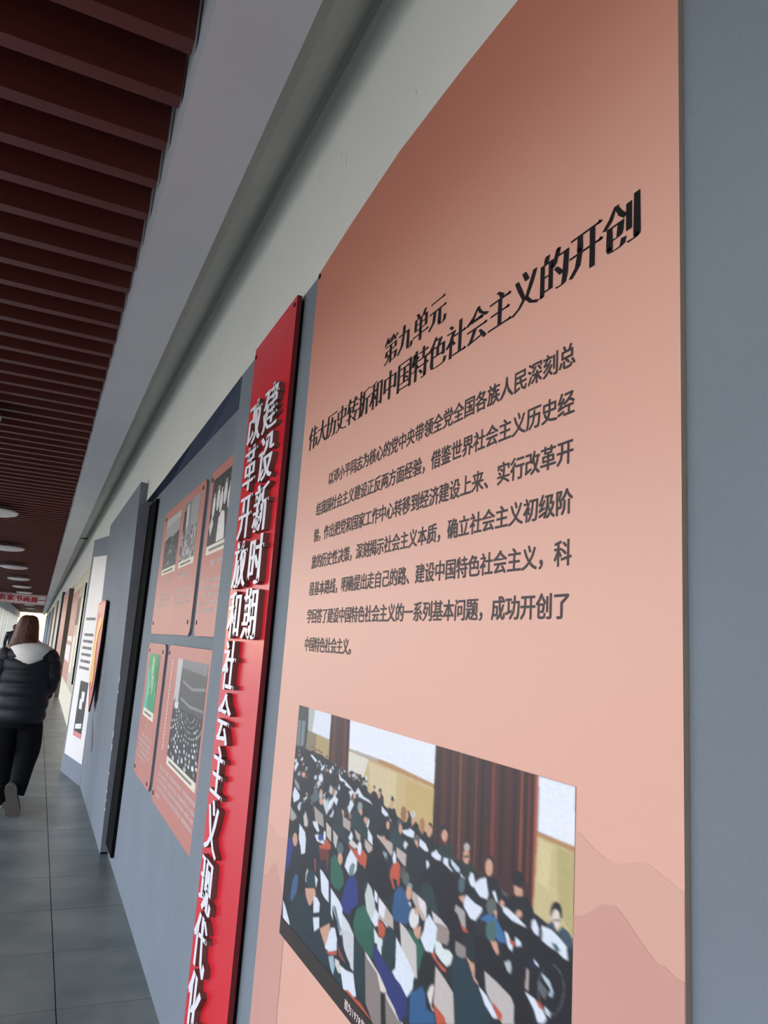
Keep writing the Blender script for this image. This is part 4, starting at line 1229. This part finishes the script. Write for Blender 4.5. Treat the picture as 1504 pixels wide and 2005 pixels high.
# ------------------------------------------------------------------ projecting wall board, its black strip, the wedge wall
t = MB()
t.add([(0.600, 5.70, 0.012), (0.664, 5.705, 0.012), (0.664, 5.705, Z(1.118)), (0.545, 5.70, Z(1.132)), (0.585, 8.11, 0), (0.70, 8.11, 0), (0.70, 8.11, Z(1.12)), (0.530, 8.11, Z(1.10))],
      [(0, 1, 2, 3), (4, 7, 6, 5), (3, 2, 6, 7)], 1)
t.add([(0.600, 5.70, 0.0), (0.585, 8.11, 0), (0.530, 8.11, Z(1.10)), (0.545, 5.70, Z(1.132)), (0.600, 5.70, 0.012)], [(0, 4, 3, 2, 1)], 0)
pb = t.build('partition_board', mats=[M['grey_paint'], M['side_dark']]); tag(pb, 'grey painted projecting wall board with a charcoal edge beyond the recess', 'partition')
ch = MB()
for i in range(9):
    z = [-.35, -.42, -.73, -.82, -.98, -1.1, -1.16, -1.22, .1][i]; h_ = [.05, .02, .05, .05, .02, .02, .02, .02, .01][i]
    x0 = 0.600 - 0.055 * (Z(z)) / Z(1.13); ch.add([(x0 - .0015, 5.703, Z(z)), (x0 - .0015, 5.72, Z(z + h_ * .3)), (x0 - .0015, 5.716, Z(z + h_)), (x0 - .0015, 5.703, Z(z + h_))], [(0, 1, 2, 3)])
    ch.add([(x0 - .0015, 5.6985, Z(z)), (x0 + .003, 5.6985, Z(z + h_ * .3)), (x0 + .002, 5.6985, Z(z + h_)), (x0 - .0015, 5.6985, Z(z + h_))], [(0, 1, 2, 3)])
ch.build('paint_chip', M['white_poster'], pb)['kind'] = 'stuff'
sm = MB(); sm.add([(0.5718, 7.62, Z(-.80)), (0.5715, 7.50, Z(-.80)), (0.576, 7.24, Z(-.98)), (0.577, 7.30, Z(-1.07)), (0.573, 7.48, Z(-.95))], [(0, 1, 2, 3, 4)])
st = sm.build('scuff_and_shade_mark', M['side_dark'], pb)  # dark streak painted as the shadow on the board below the emblem
b = MB(); b.box(0.628, 0.6495, 5.33, 5.695, 0.07, Z(0.955)); tag(b.build('corner_strip', M['matt_black']), 'black strip in the corner against the projecting wall board', 'strip')  # plain black strip on the recess wall, in the corner

wg = MB()
A, B_ = (0.582, 8.11), (0.428, 9.005)
At, Bt = (0.573, 8.115), (0.440, 9.0)
wg.add([(A[0], A[1], 0), (B_[0], B_[1], 0), (Bt[0], Bt[1], Z(1.03)), (At[0], At[1], Z(1.015))], [(0, 1, 2, 3)], 0)
wg.add([(B_[0], B_[1], 0), (0.44, 9.04, 0), (0.45, 9.04, Z(1.03)), (Bt[0], Bt[1], Z(1.03))], [(0, 1, 2, 3)], 0)
wg.add([(0.44, 9.04, 0), (0.66, 9.2, 0), (0.66, 9.2, Z(1.03)), (0.45, 9.04, Z(1.03))], [(0, 1, 2, 3)], 0)
wg.add([(At[0], At[1], Z(1.015)), (Bt[0], Bt[1], Z(1.03)), (0.66, 9.2, Z(1.03)), (0.66, 8.1, Z(1.015))], [(0, 1, 2, 3)], 0)
wgo = wg.build('partition_wedge', mats=[M['grey_paint']]); tag(wgo, 'angled grey wall section carrying a white poster beyond the projecting board', 'partition')
def on_wedge(u, z, off=0.0):     # u 0..1 from the near to the far edge
    k = Z(z) / Z(1.03); a = np.array(A) * (1 - k) + np.array(At) * k; b2 = np.array(B_) * (1 - k) + np.array(Bt) * k
    p = a + (b2 - a) * u; n = np.array([-0.985, -0.17]); p = p + n * off; return (float(p[0]), float(p[1]), Z(z))
def wq(B, u0, u1, z0, z1, off, dz=0.0): B.add([on_wedge(u0, z0, off), on_wedge(u1, z0 + dz, off), on_wedge(u1, z1 + dz, off), on_wedge(u0, z1, off)], [(0, 1, 2, 3)])
po = thing('wall_poster', 'tall white poster with grey lines of print on the angled wall section', 'poster', (0.5, 8.6, 0.2)); ps = []
B = MB()
fr = [on_wedge(0.02, -1.298, .006), on_wedge(0.90, -1.302, .006), on_wedge(0.86, .826, .006), on_wedge(0.02, .797, .006)]; bk = [on_wedge(0.02, -1.298, .0005), on_wedge(0.90, -1.302, .0005), on_wedge(0.86, .826, .0005), on_wedge(0.02, .797, .0005)]
B.add(fr + bk, [(0, 1, 2, 3), (0, 4, 5, 1), (1, 5, 6, 2), (2, 6, 7, 3), (3, 7, 4, 0)]); ps.append(B.build('board', M['white_poster'], po))
B = MB()
for z in (.12, -.05, -.12, -.19, -.26, -.33, -.40):
    for k in range(4): wq(B, .30 + k * .12, .39 + k * .12 + random.random() * .03, z, z + .028, .0075)
ps.append(tag(B.build('small_lettering', M['poster_ink'], po), kind='stuff'))
B = MB(); wq(B, .22, .60, -1.03, -.52, .0075); ps.append(B.build('printed_picture', M['ink'], po))
B = MB(); wq(B, .22, .60, -1.08, -1.03, .0078); ps.append(B.build('printed_band', M['flag_pink'], po))
B = MB(); wq(B, .30, .45, -.72, -.62, .0085); wq(B, .36, .50, -.80, -.70, .0085); wq(B, .26, .55, -.98, -.93, .0085, -.03); ps.append(B.build('printed_figure', M['white_poster'], po))
bpy.context.view_layer.update()
for o in ps: o.matrix_parent_inverse = po.matrix_world.inverted()

fl_ = thing('emblem_board', 'small red board with a gold shape, standing off the far grey partition', 'sign', (0.52, 7.3, 0.8)); ps = []
b = MB(); FX = 0.520; yy = lambda y: 7.14 + (y - 6.88) * 1.03
ot = [(yy(y), z) for y, z in [(6.88, .270), (7.0, .295), (7.25, .30), (7.45, .288), (7.76, .288), (7.80, .25), (7.62, -.46), (7.30, -.68), (7.20, -.725), (7.0, -.57), (6.90, -.1)]]
b.prism([(y, Z(z)) for y, z in ot], FX, 0.534, 0, 1); ps.append(b.build('board', mats=[M['flag_red'], M['ink']], parent=fl_))
for z_ in (.1, -.4):
    b = MB(); b.box(.534, .585 - .05 * Z(z_) / 2.6, 7.40, 7.46, Z(z_), Z(z_) + .03); ps.append(b.build('bracket', M['ink'], fl_))
b = MB(); g_ = [(7.12, .17), (7.42, .10), (7.55, -.08), (7.62, -.30), (7.66, -.40), (7.50, -.52), (7.38, -.46), (7.20, -.52), (7.12, -.40), (7.22, -.28), (7.30, -.12), (7.22, .0), (7.02, .08)]
b.prism([(yy(y), Z(z)) for y, z in g_], FX - .004, FX); ps.append(b.build('gold_shape', M['gold'], fl_))
b = MB(); b.prism([(yy(y), Z(z)) for y, z in ((6.90, .05), (7.10, .12), (7.4, .18), (7.72, .20), (7.76, .265), (7.45, .268), (7.25, .28), (7.0, .276), (6.89, .25))], FX - .002, FX); ps.append(b.build('pink_band', M['flag_pink'], fl_))
bpy.context.view_layer.update()
for o in ps: o.matrix_parent_inverse = fl_.matrix_world.inverted()

# far recess prints and the row of distant boards
def flat_board(name, label, y0, y1, z0, z1, m, X=0.612, extra=None, cat='display board'):
    t = thing(name, label, cat, (X, (y0 + y1) / 2, Z(z0))); b = MB(); b.prism(rect(y0, y1, z0, z1), X, 0.6195); ps = [b.build('board', m, t)]
    for (a, b_, c_, d, mm, nm) in (extra or ()):
        e = MB(); e.prism(rect(a, b_, c_, d), X - .003, X); ps.append(e.build(nm, mm, t))
    bpy.context.view_layer.update()
    for o in ps: o.matrix_parent_inverse = t.matrix_world.inverted()
flat_board('display_board', 'beige printed board with pale faded pictures on the far wall', 13.2, 15.4, -1.0, 0.80, M['beige'],
           extra=[(13.3, 13.9, -.6, .55, M['cap'], 'printed_text'), (14.2, 15.2, .1, .6, M['pink_edge'], 'photo_print'), (14.2, 15.2, -.75, -.1, M['cap'], 'photo_print')])
flat_board('display_board', 'pink printed board with white panels on the far wall', 15.5, 18.3, -1.0, 0.80, M['pink2'],
           extra=[(15.7, 17.9, -.22, -.12, M['white_poster'], 'printed_text'), (15.7, 18.2, -.62, -.30, M['white_poster'], 'printed_text')])
b = MB(); b.box(0.600, 0.6195, 13.0, 13.12, Z(-.85), Z(.78)); tag(b.build('edge_strip', M['matt_black']), 'thin dark vertical strip beside the beige board', 'strip')
far = [(18.5, 22.5, 'olive', 'pink2', .95, 'olive-sided board with a pink front, nearest of the distant row', .52),
       (25.0, 28.5, 'navy', 'beige', 1.15, 'navy-sided board with a beige front in the distant row', .52),
       (30.5, 35, 'side_dark', 'beige', 1.06, 'charcoal-sided board with a beige front, third of the distant row', .50),
       (38, 46, 'side_dark', 'grey_paint', 1.0, 'charcoal-sided board with a grey front, fourth of the distant row', .49),
       (50, 58, 'side_dark', 'kick', 1.0, 'dark-sided board with a blue grey front, fifth of the distant row', .47),
       (63, 72, 'side_dark', 'kick', 1.0, 'dark-sided board with a blue grey front, farthest near the bright end', .46)]
for y0, y1, ms, mf, zt, lb, xf in far:
    t = MB(); t.add([(xf, y0, 0), (.6195, y0, 0), (.6195, y0, Z(zt)), (xf, y0, Z(zt)), (xf, y1, 0), (.6195, y1, 0), (.6195, y1, Z(zt)), (xf, y1, Z(zt))], [(0, 1, 2, 3), (4, 7, 6, 5), (3, 2, 6, 7)], 0)
    k = len(t.v) - 8; t.f += [(k, k + 3, k + 7, k + 4)]; t.m += [1]
    tag(t.build('partition_board', mats=[M[ms], M[mf]]), lb, 'partition')

# ------------------------------------------------------------------ ceiling lamps and the hanging sign
def lamp_mesh():
    B = MB(); pr = [(0.0, 0.0), (0.12, 0.004), (0.24, 0.016), (0.31, 0.036), (0.335, 0.058), (0.33, 0.075), (0.30, 0.088), (0.10, 0.092), (0.0, 0.092)]; n = 32; v = []
    for r_, z_ in pr: v += [(max(r_, .0005) * math.cos(2 * math.pi * i / n), max(r_, .0005) * math.sin(2 * math.pi * i / n), z_) for i in range(n)]
    f = [(k * n + i, k * n + (i + 1) % n, (k + 1) * n + (i + 1) % n, (k + 1) * n + i) for k in range(len(pr) - 1) for i in range(n)]
    B.add(v, f); return B
l0 = None
ordn = ['nearest round lamp, half cut by the picture edge', 'second round lamp from the camera', 'third round lamp from the camera', 'fourth round lamp from the camera', 'fifth round lamp from the camera', 'sixth round lamp, before the hanging sign', 'seventh round lamp, before the hanging sign', 'eighth round lamp, past the hanging sign', 'ninth round lamp, past the hanging sign', 'last round lamp near the bright end']
for i, y in enumerate([5.97, 11.1, 16.15, 21.2, 26.25, 31.3, 36.4, 46.5, 56.0, 66.0]):
    if l0 is None:
        r_ = thing('ceiling_lamp', 'x', 'lamp'); sh = lamp_mesh().build('lamp_shade', M['lamp'], r_, smooth=True)
        B = MB(); B.tube([(0, 0, .09, .012, .012), (0, 0, .22, .012, .012)], 8); st_ = B.build('stem', M['lamp'], r_); l0 = (r_, sh, st_)
    else:
        r_ = l0[0].copy(); C.objects.link(r_)
        for q in l0[1:]: c_ = q.copy(); C.objects.link(c_); c_.parent = r_
    r_.location = (-0.80, y, Z(1.44)); r_['label'] = 'white ' + ordn[i]; r_['group'] = 'round ceiling lamps'
sg = thing('hanging_sign', 'long pink and white sign with red characters hung across the corridor', 'sign', (-0.85, 39, Z(1.08))); ps = []
b = MB(); b.box(-1.95, 0.168, 39, 39.02, Z(1.07), Z(1.545)); ps.append(b.build('banner', M['sign_pink'], sg))
for x, z, ch in ((-1.74, 1.335, '名'), (-1.40, 1.325, '家'), (-1.055, 1.315, '书'), (-0.715, 1.31, '画'), (-0.375, 1.30, '展'), (-0.06, 1.295, '一')):
    b = MB(); b.box(x - .15, x + .15, 38.99, 39.0, Z(z - .18), Z(z + .18)); ps.append(b.build('letter_tile', M['sign_white'], sg))
    v, f, be = glyph(ch, .045, .03); B = MB(); B.add([(x - .15 + p[0] * .30, 38.985, Z(z - .11 + p[1] * .29)) for p in v], f); ps.append(B.build('letter', M['sign_red'], sg))
b = MB(); b.tube([(-1.7, 39.01, Z(1.54), .01, .01), (-1.7, 39.01, Z(1.7), .01, .01)], 6); b.tube([(0.0, 39.01, Z(1.54), .01, .01), (0.0, 39.01, Z(1.7), .01, .01)], 6); ps.append(b.build('hanger', M['screw'], sg))
bpy.context.view_layer.update()
for o in ps: o.matrix_parent_inverse = sg.matrix_world.inverted()

# ------------------------------------------------------------------ people
def spline(keys, n):
    """Catmull-Rom through rows of numbers"""
    K = [np.array(k, float) for k in keys]; out_ = []
    for i in range(len(K) - 1):
        a = K[max(i - 1, 0)]; b = K[i]; c_ = K[i + 1]; d = K[min(i + 2, len(K) - 1)]
        for j in range(n):
            t_ = j / n; out_.append(0.5 * ((2 * b) + (-a + c_) * t_ + (2 * a - 5 * b + 4 * c_ - d) * t_ ** 2 + (-a + 3 * b - 3 * c_ + d) * t_ ** 3))
    out_.append(K[-1]); return [tuple(x) for x in out_]

def skin_body(name, pts, edges, root, m, parent):
    me = bpy.data.meshes.new(name); me.from_pydata([p[:3] for p in pts], edges, []); me.materials.append(m)
    o = bpy.data.objects.new(name, me); C.objects.link(o); o.parent = parent
    md = o.modifiers.new('skin', 'SKIN'); md.use_smooth_shade = True
    for i, p in enumerate(pts): me.skin_vertices[0].data[i].radius = (p[3], p[3] if len(p) < 5 else p[4]); 
    me.skin_vertices[0].data[root].use_root = True
    s_ = o.modifiers.new('sub', 'SUBSURF'); s_.levels = 1; s_.render_levels = 2
    return o

def puffy(B, keys, n=20, per=0.085, amp=0.012, seg=10, m=0, lenfn=None):
    """a quilted tube: seams pinch it every `per` metres"""
    P = spline(keys, seg); L_ = [0]
    for a, b in zip(P, P[1:]): L_.append(L_[-1] + math.dist(a[:3], b[:3]))
    path = []
    for p, l in zip(P, L_):
        k_ = abs(math.sin(math.pi * l / per)) ** 0.45; e = amp * (k_ - 0.6); path.append((p[0], p[1], p[2], p[3] + e, p[4] + e))
    B.tube(path, n, m)

def woman():
    t = thing('person', 'person seen from behind in a dark puffer jacket and white hood, walking away', 'person', (-0.04, 7.1, 0)); ps = []
    y = 7.05
    # body: one continuous surface, clothes over it
    pts = [(-.045, y, .86, .10), (-.045, y, 1.08, .11), (-.045, y, 1.30, .13), (-.045, y, 1.385, .055), (-.075, y + .02, 1.47, .072), (-.08, y + .02, 1.535, .06),
           (.045, y + .02, .80, .075), (.085, y + .10, .47, .055), (.035, y - .09, .24, .032), (.012, y - .115, .13, .022),
           (-.13, y + .02, .80, .075), (-.12, y + .14, .45, .055), (-.115, y + .20, .12, .036), (-.112, y + .24, .05, .024),
           (.11, y, 1.30, .055), (.175, y - .02, 1.05, .04), (.13, y + .16, .90, .028), (-.20, y, 1.30, .055), (-.265, y - .02, 1.05, .04), (-.22, y + .16, .90, .028)]
    ed = [(0, 1), (1, 2), (2, 3), (3, 4), (4, 5), (0, 6), (6, 7), (7, 8), (8, 9), (0, 10), (10, 11), (11, 12), (12, 13), (2, 14), (14, 15), (15, 16), (2, 17), (17, 18), (18, 19)]
    ps.append(skin_body('body', pts, ed, 0, M['skin'], t))
    # jacket: quilted trunk and sleeves
    B = MB()
    puffy(B, [(-.045, y, .715, .185, .15), (-.045, y, .80, .200, .16), (-.045, y, .98, .205, .165), (-.045, y, 1.14, .205, .16), (-.045, y, 1.24, .200, .145), (-.045, y, 1.31, .165, .115), (-.045, y, 1.36, .10, .08)], 28, .105, .022)
    puffy(B, [(.085, y, 1.285, .075, .075), (.130, y - .005, 1.225, .078, .078), (.155, y - .01, 1.12, .070, .075), (.150, y + .02, 1.02, .064, .068), (.115, y + .10, .93, .058, .06), (.06, y + .17, .90, .05, .05)], 16, .085, .014)
    puffy(B, [(-.175, y, 1.285, .075, .075), (-.220, y - .005, 1.225, .078, .078), (-.245, y - .01, 1.12, .070, .075), (-.240, y + .02, 1.02, .064, .068), (-.205, y + .10, .93, .058, .06), (-.15, y + .17, .90, .05, .05)], 16, .085, .014)
    ps.append(B.build('jacket', M['jacket'], t, smooth=True))
    # hood: a white collar lying in a V on the back
    B = MB(); rows = []
    for i in range(9):
        v_ = i / 8.0; row = []
        for j in range(17):
            u = j / 16.0 * 2 - 1; a = u * 2.2
            r1 = 0.085 + 0.055 * v_; top_ = 1.365 - 0.015 * v_; drop = (0.16 - .13 * abs(u) ** .9) * v_ ** 1.1
            row.append((-.040 + (r1 + .028 * math.sin(math.pi * v_)) * math.sin(a) * 1.02, y - (r1 * .95 + .045 * math.sin(math.pi * min(1, v_ * 1.05)) * (1 - .5 * abs(u)) + .018 * v_) * math.cos(a), top_ - drop + .012 * math.sin(math.pi * v_)))
        rows.append(row)
    v = [p for r_ in rows for p in r_]; f = [(i * 17 + j, i * 17 + j + 1, (i + 1) * 17 + j + 1, (i + 1) * 17 + j) for i in range(8) for j in range(16)]
    B.add(v, f); h_ = B.build('hood', M['hood'], t, smooth=True); so = h_.modifiers.new('thick', 'SOLIDIFY'); so.thickness = 0.02; so.offset = 0
    ps.append(h_)
    # hair: bob to the collar, split into locks at the ends
    B = MB(); n = 44; rings = []
    prof_ = [(1.598, .018), (1.59, .038), (1.568, .060), (1.53, .072), (1.48, .080), (1.43, .088), (1.385, .095), (1.345, .094), (1.325, .07)]
    rnd = random.Random(5); jit = [rnd.uniform(-1, 1) for _ in range(n)]
    for k, (z_, r_) in enumerate(prof_):
        ring = []
        for i in range(n):
            a = 2 * math.pi * i / n; back = max(0, -math.sin(a)); w_ = k / 8.0
            rr = r_ * (1 + .05 * w_ * math.sin(a * 9 + .5 * k) + .04 * w_ * jit[i]); zz = z_ - (0.02 * jit[i] + .03 * back * (1 - abs(math.cos(a)) ** 2) - .03 * (1 - back)) * w_ ** 2
            ring.append((-.078 + rr * .93 * math.cos(a) - .014 * w_, y + .02 + rr * .98 * math.sin(a), zz))
        rings.append(ring)
    v = [p for r_ in rings for p in r_]; f = [(k * n + i, (k + 1) * n + i, (k + 1) * n + (i + 1) % n, k * n + (i + 1) % n) for k in range(len(rings) - 1) for i in range(n)] + [tuple(range(n))]
    B.add(v, f)
    for i in range(96):
        a = math.pi * (0.93 + 1.14 * (i + rnd.random()) / 96) if i < 80 else rnd.uniform(0, 6.28); wob = rnd.uniform(-.05, .05); e_ = abs(math.cos(a)); pth = []
        tip = 1.30 + .035 * e_ + rnd.uniform(-.022, .03)
        for k_, (r_, z_) in enumerate(((.022, 1.598), (.056, 1.580), (.077, 1.53), (.088, 1.47), (.099, 1.41), (.112, 1.355), (.112 + rnd.uniform(-.016, .012), tip))):
            aa = a + wob * k_ / 3; w_ = k_ / 6.0; wd = (.006, .012, .013, .013, .012, .010, .002)[k_]
            pth.append((-.078 + r_ * .95 * math.cos(aa) - .016 * w_, y + .02 + r_ * math.sin(aa), z_ + rnd.uniform(-.002, .002), wd, wd * .62))
        B.tube(spline(pth, 2), 6)
    ps.append(B.build('hair', M['hair'], t, smooth=True))
    # trousers: loose, right knee bent, left leg ahead
    B = MB()
    B.tube(spline([(-.045, y, .86, .15, .12), (-.045, y, .76, .165, .13), (-.045, y + .01, .70, .16, .13)], 4), 20)
    B.tube(spline([(.035, y + .02, .76, .105, .11), (.055, y + .05, .60, .102, .105), (.062, y + .09, .48, .095, .095), (.045, y + .02, .36, .082, .085), (.032, y - .05, .24, .072, .075), (.020, y - .075, .150, .064, .070)], 6), 18)
    B.tube(spline([(-.125, y + .02, .76, .105, .11), (-.125, y + .08, .60, .098, .10), (-.12, y + .15, .45, .088, .09), (-.115, y + .18, .30, .08, .08), (-.11, y + .20, .12, .068, .072), (-.11, y + .21, .055, .068, .075)], 6), 18)
    ps.append(B.build('trousers', M['trousers'], t, smooth=True))
    # shoes: the right one on its toes with the sole towards the camera
    def shoe(origin, toe, up, nm):
        o_ = Vector(origin); ax = Vector(toe).normalized(); u_ = Vector(up); u_ = (u_ - ax * u_.dot(ax)).normalized(); s_ = ax.cross(u_)
        outl = [(-.018, .022), (-.005, .038), (.03, .046), (.09, .041), (.15, .053), (.20, .057), (.240, .045), (.262, .020)]
        pts2 = [(a, w_) for a, w_ in outl] + [(a, -w_) for a, w_ in reversed(outl)]
        B = MB(); n_ = len(pts2); lv = [(0, 1.0), (.024, 1.03)]
        v_ = [o_ + ax * a + s_ * (w_ * k_) + u_ * h for h, k_ in lv for a, w_ in pts2]
        B.add(v_, [tuple(range(n_ - 1, -1, -1)), tuple(range(n_, 2 * n_))] + [(i, (i + 1) % n_, n_ + (i + 1) % n_, n_ + i) for i in range(n_)])
        so_ = B.build('sole', M['sole'] if nm else M['white_rubber'], t)
        B = MB(); ups = [(.024, .98, 0), (.055, .95, -.01), (.085, .72, -.05), (.105, .45, -.09)]
        v_ = [o_ + ax * (a * (k_ if a > .05 else 1)) + s_ * (w_ * k_) + u_ * h for h, k_, q_ in ups for a, w_ in pts2]
        B.add(v_, [tuple(range(3 * n_, 4 * n_))] + [(r_ * n_ + i, r_ * n_ + (i + 1) % n_, (r_ + 1) * n_ + (i + 1) % n_, (r_ + 1) * n_ + i) for r_ in range(3) for i in range(n_)])
        up_ = B.build('shoe_upper', M['shoe'], t, smooth=True); return [so_, up_]
    ps += shoe((-.028, y - .175, .232), (.20, .10, -.93), (.08, .98, .14), True)
    ps += shoe((-.11, y + .16, .0), (-.05, 1, 0), (0, 0, 1), False)
    bpy.context.view_layer.update()
    for o in ps: o.matrix_parent_inverse = t.matrix_world.inverted()
woman()

def far_person():
    t = thing('person', 'distant person in dark clothes partly hidden behind the one in the white hood', 'person', (-0.62, 25, 0)); ps = []
    x, y = -.62, 25
    pts = [(x, y, .88, .13), (x, y, 1.10, .14), (x, y, 1.30, .17), (x, y, 1.36, .055), (x, y, 1.44, .08), (x, y, 1.50, .07),
           (x + .09, y, .80, .085), (x + .10, y + .05, .45, .06), (x + .10, y + .02, .07, .045), (x + .10, y + .14, .04, .035), (x - .09, y, .80, .085), (x - .10, y - .03, .45, .06), (x - .10, y - .05, .07, .045), (x - .10, y + .07, .04, .035),
           (x + .20, y, 1.28, .065), (x + .24, y, 1.02, .05), (x + .22, y + .12, .82, .04), (x - .20, y, 1.28, .065), (x - .24, y, 1.02, .05), (x - .22, y + .12, .82, .04)]
    ed = [(0, 1), (1, 2), (2, 3), (3, 4), (4, 5), (0, 6), (6, 7), (7, 8), (8, 9), (0, 10), (10, 11), (11, 12), (12, 13), (2, 14), (14, 15), (15, 16), (2, 17), (17, 18), (18, 19)]
    ps.append(skin_body('body', pts, ed, 0, M['jacket'], t))
    B = MB(); B.tube(spline([(x, y, 1.40, .06, .06), (x, y, 1.44, .088, .095), (x, y, 1.50, .095, .10), (x, y, 1.55, .06, .065), (x, y, 1.565, .01, .01)], 4), 14); ps.append(B.build('hair', M['hair'], t, smooth=True))
    bpy.context.view_layer.update()
    for o in ps: o.matrix_parent_inverse = t.matrix_world.inverted()
far_person()
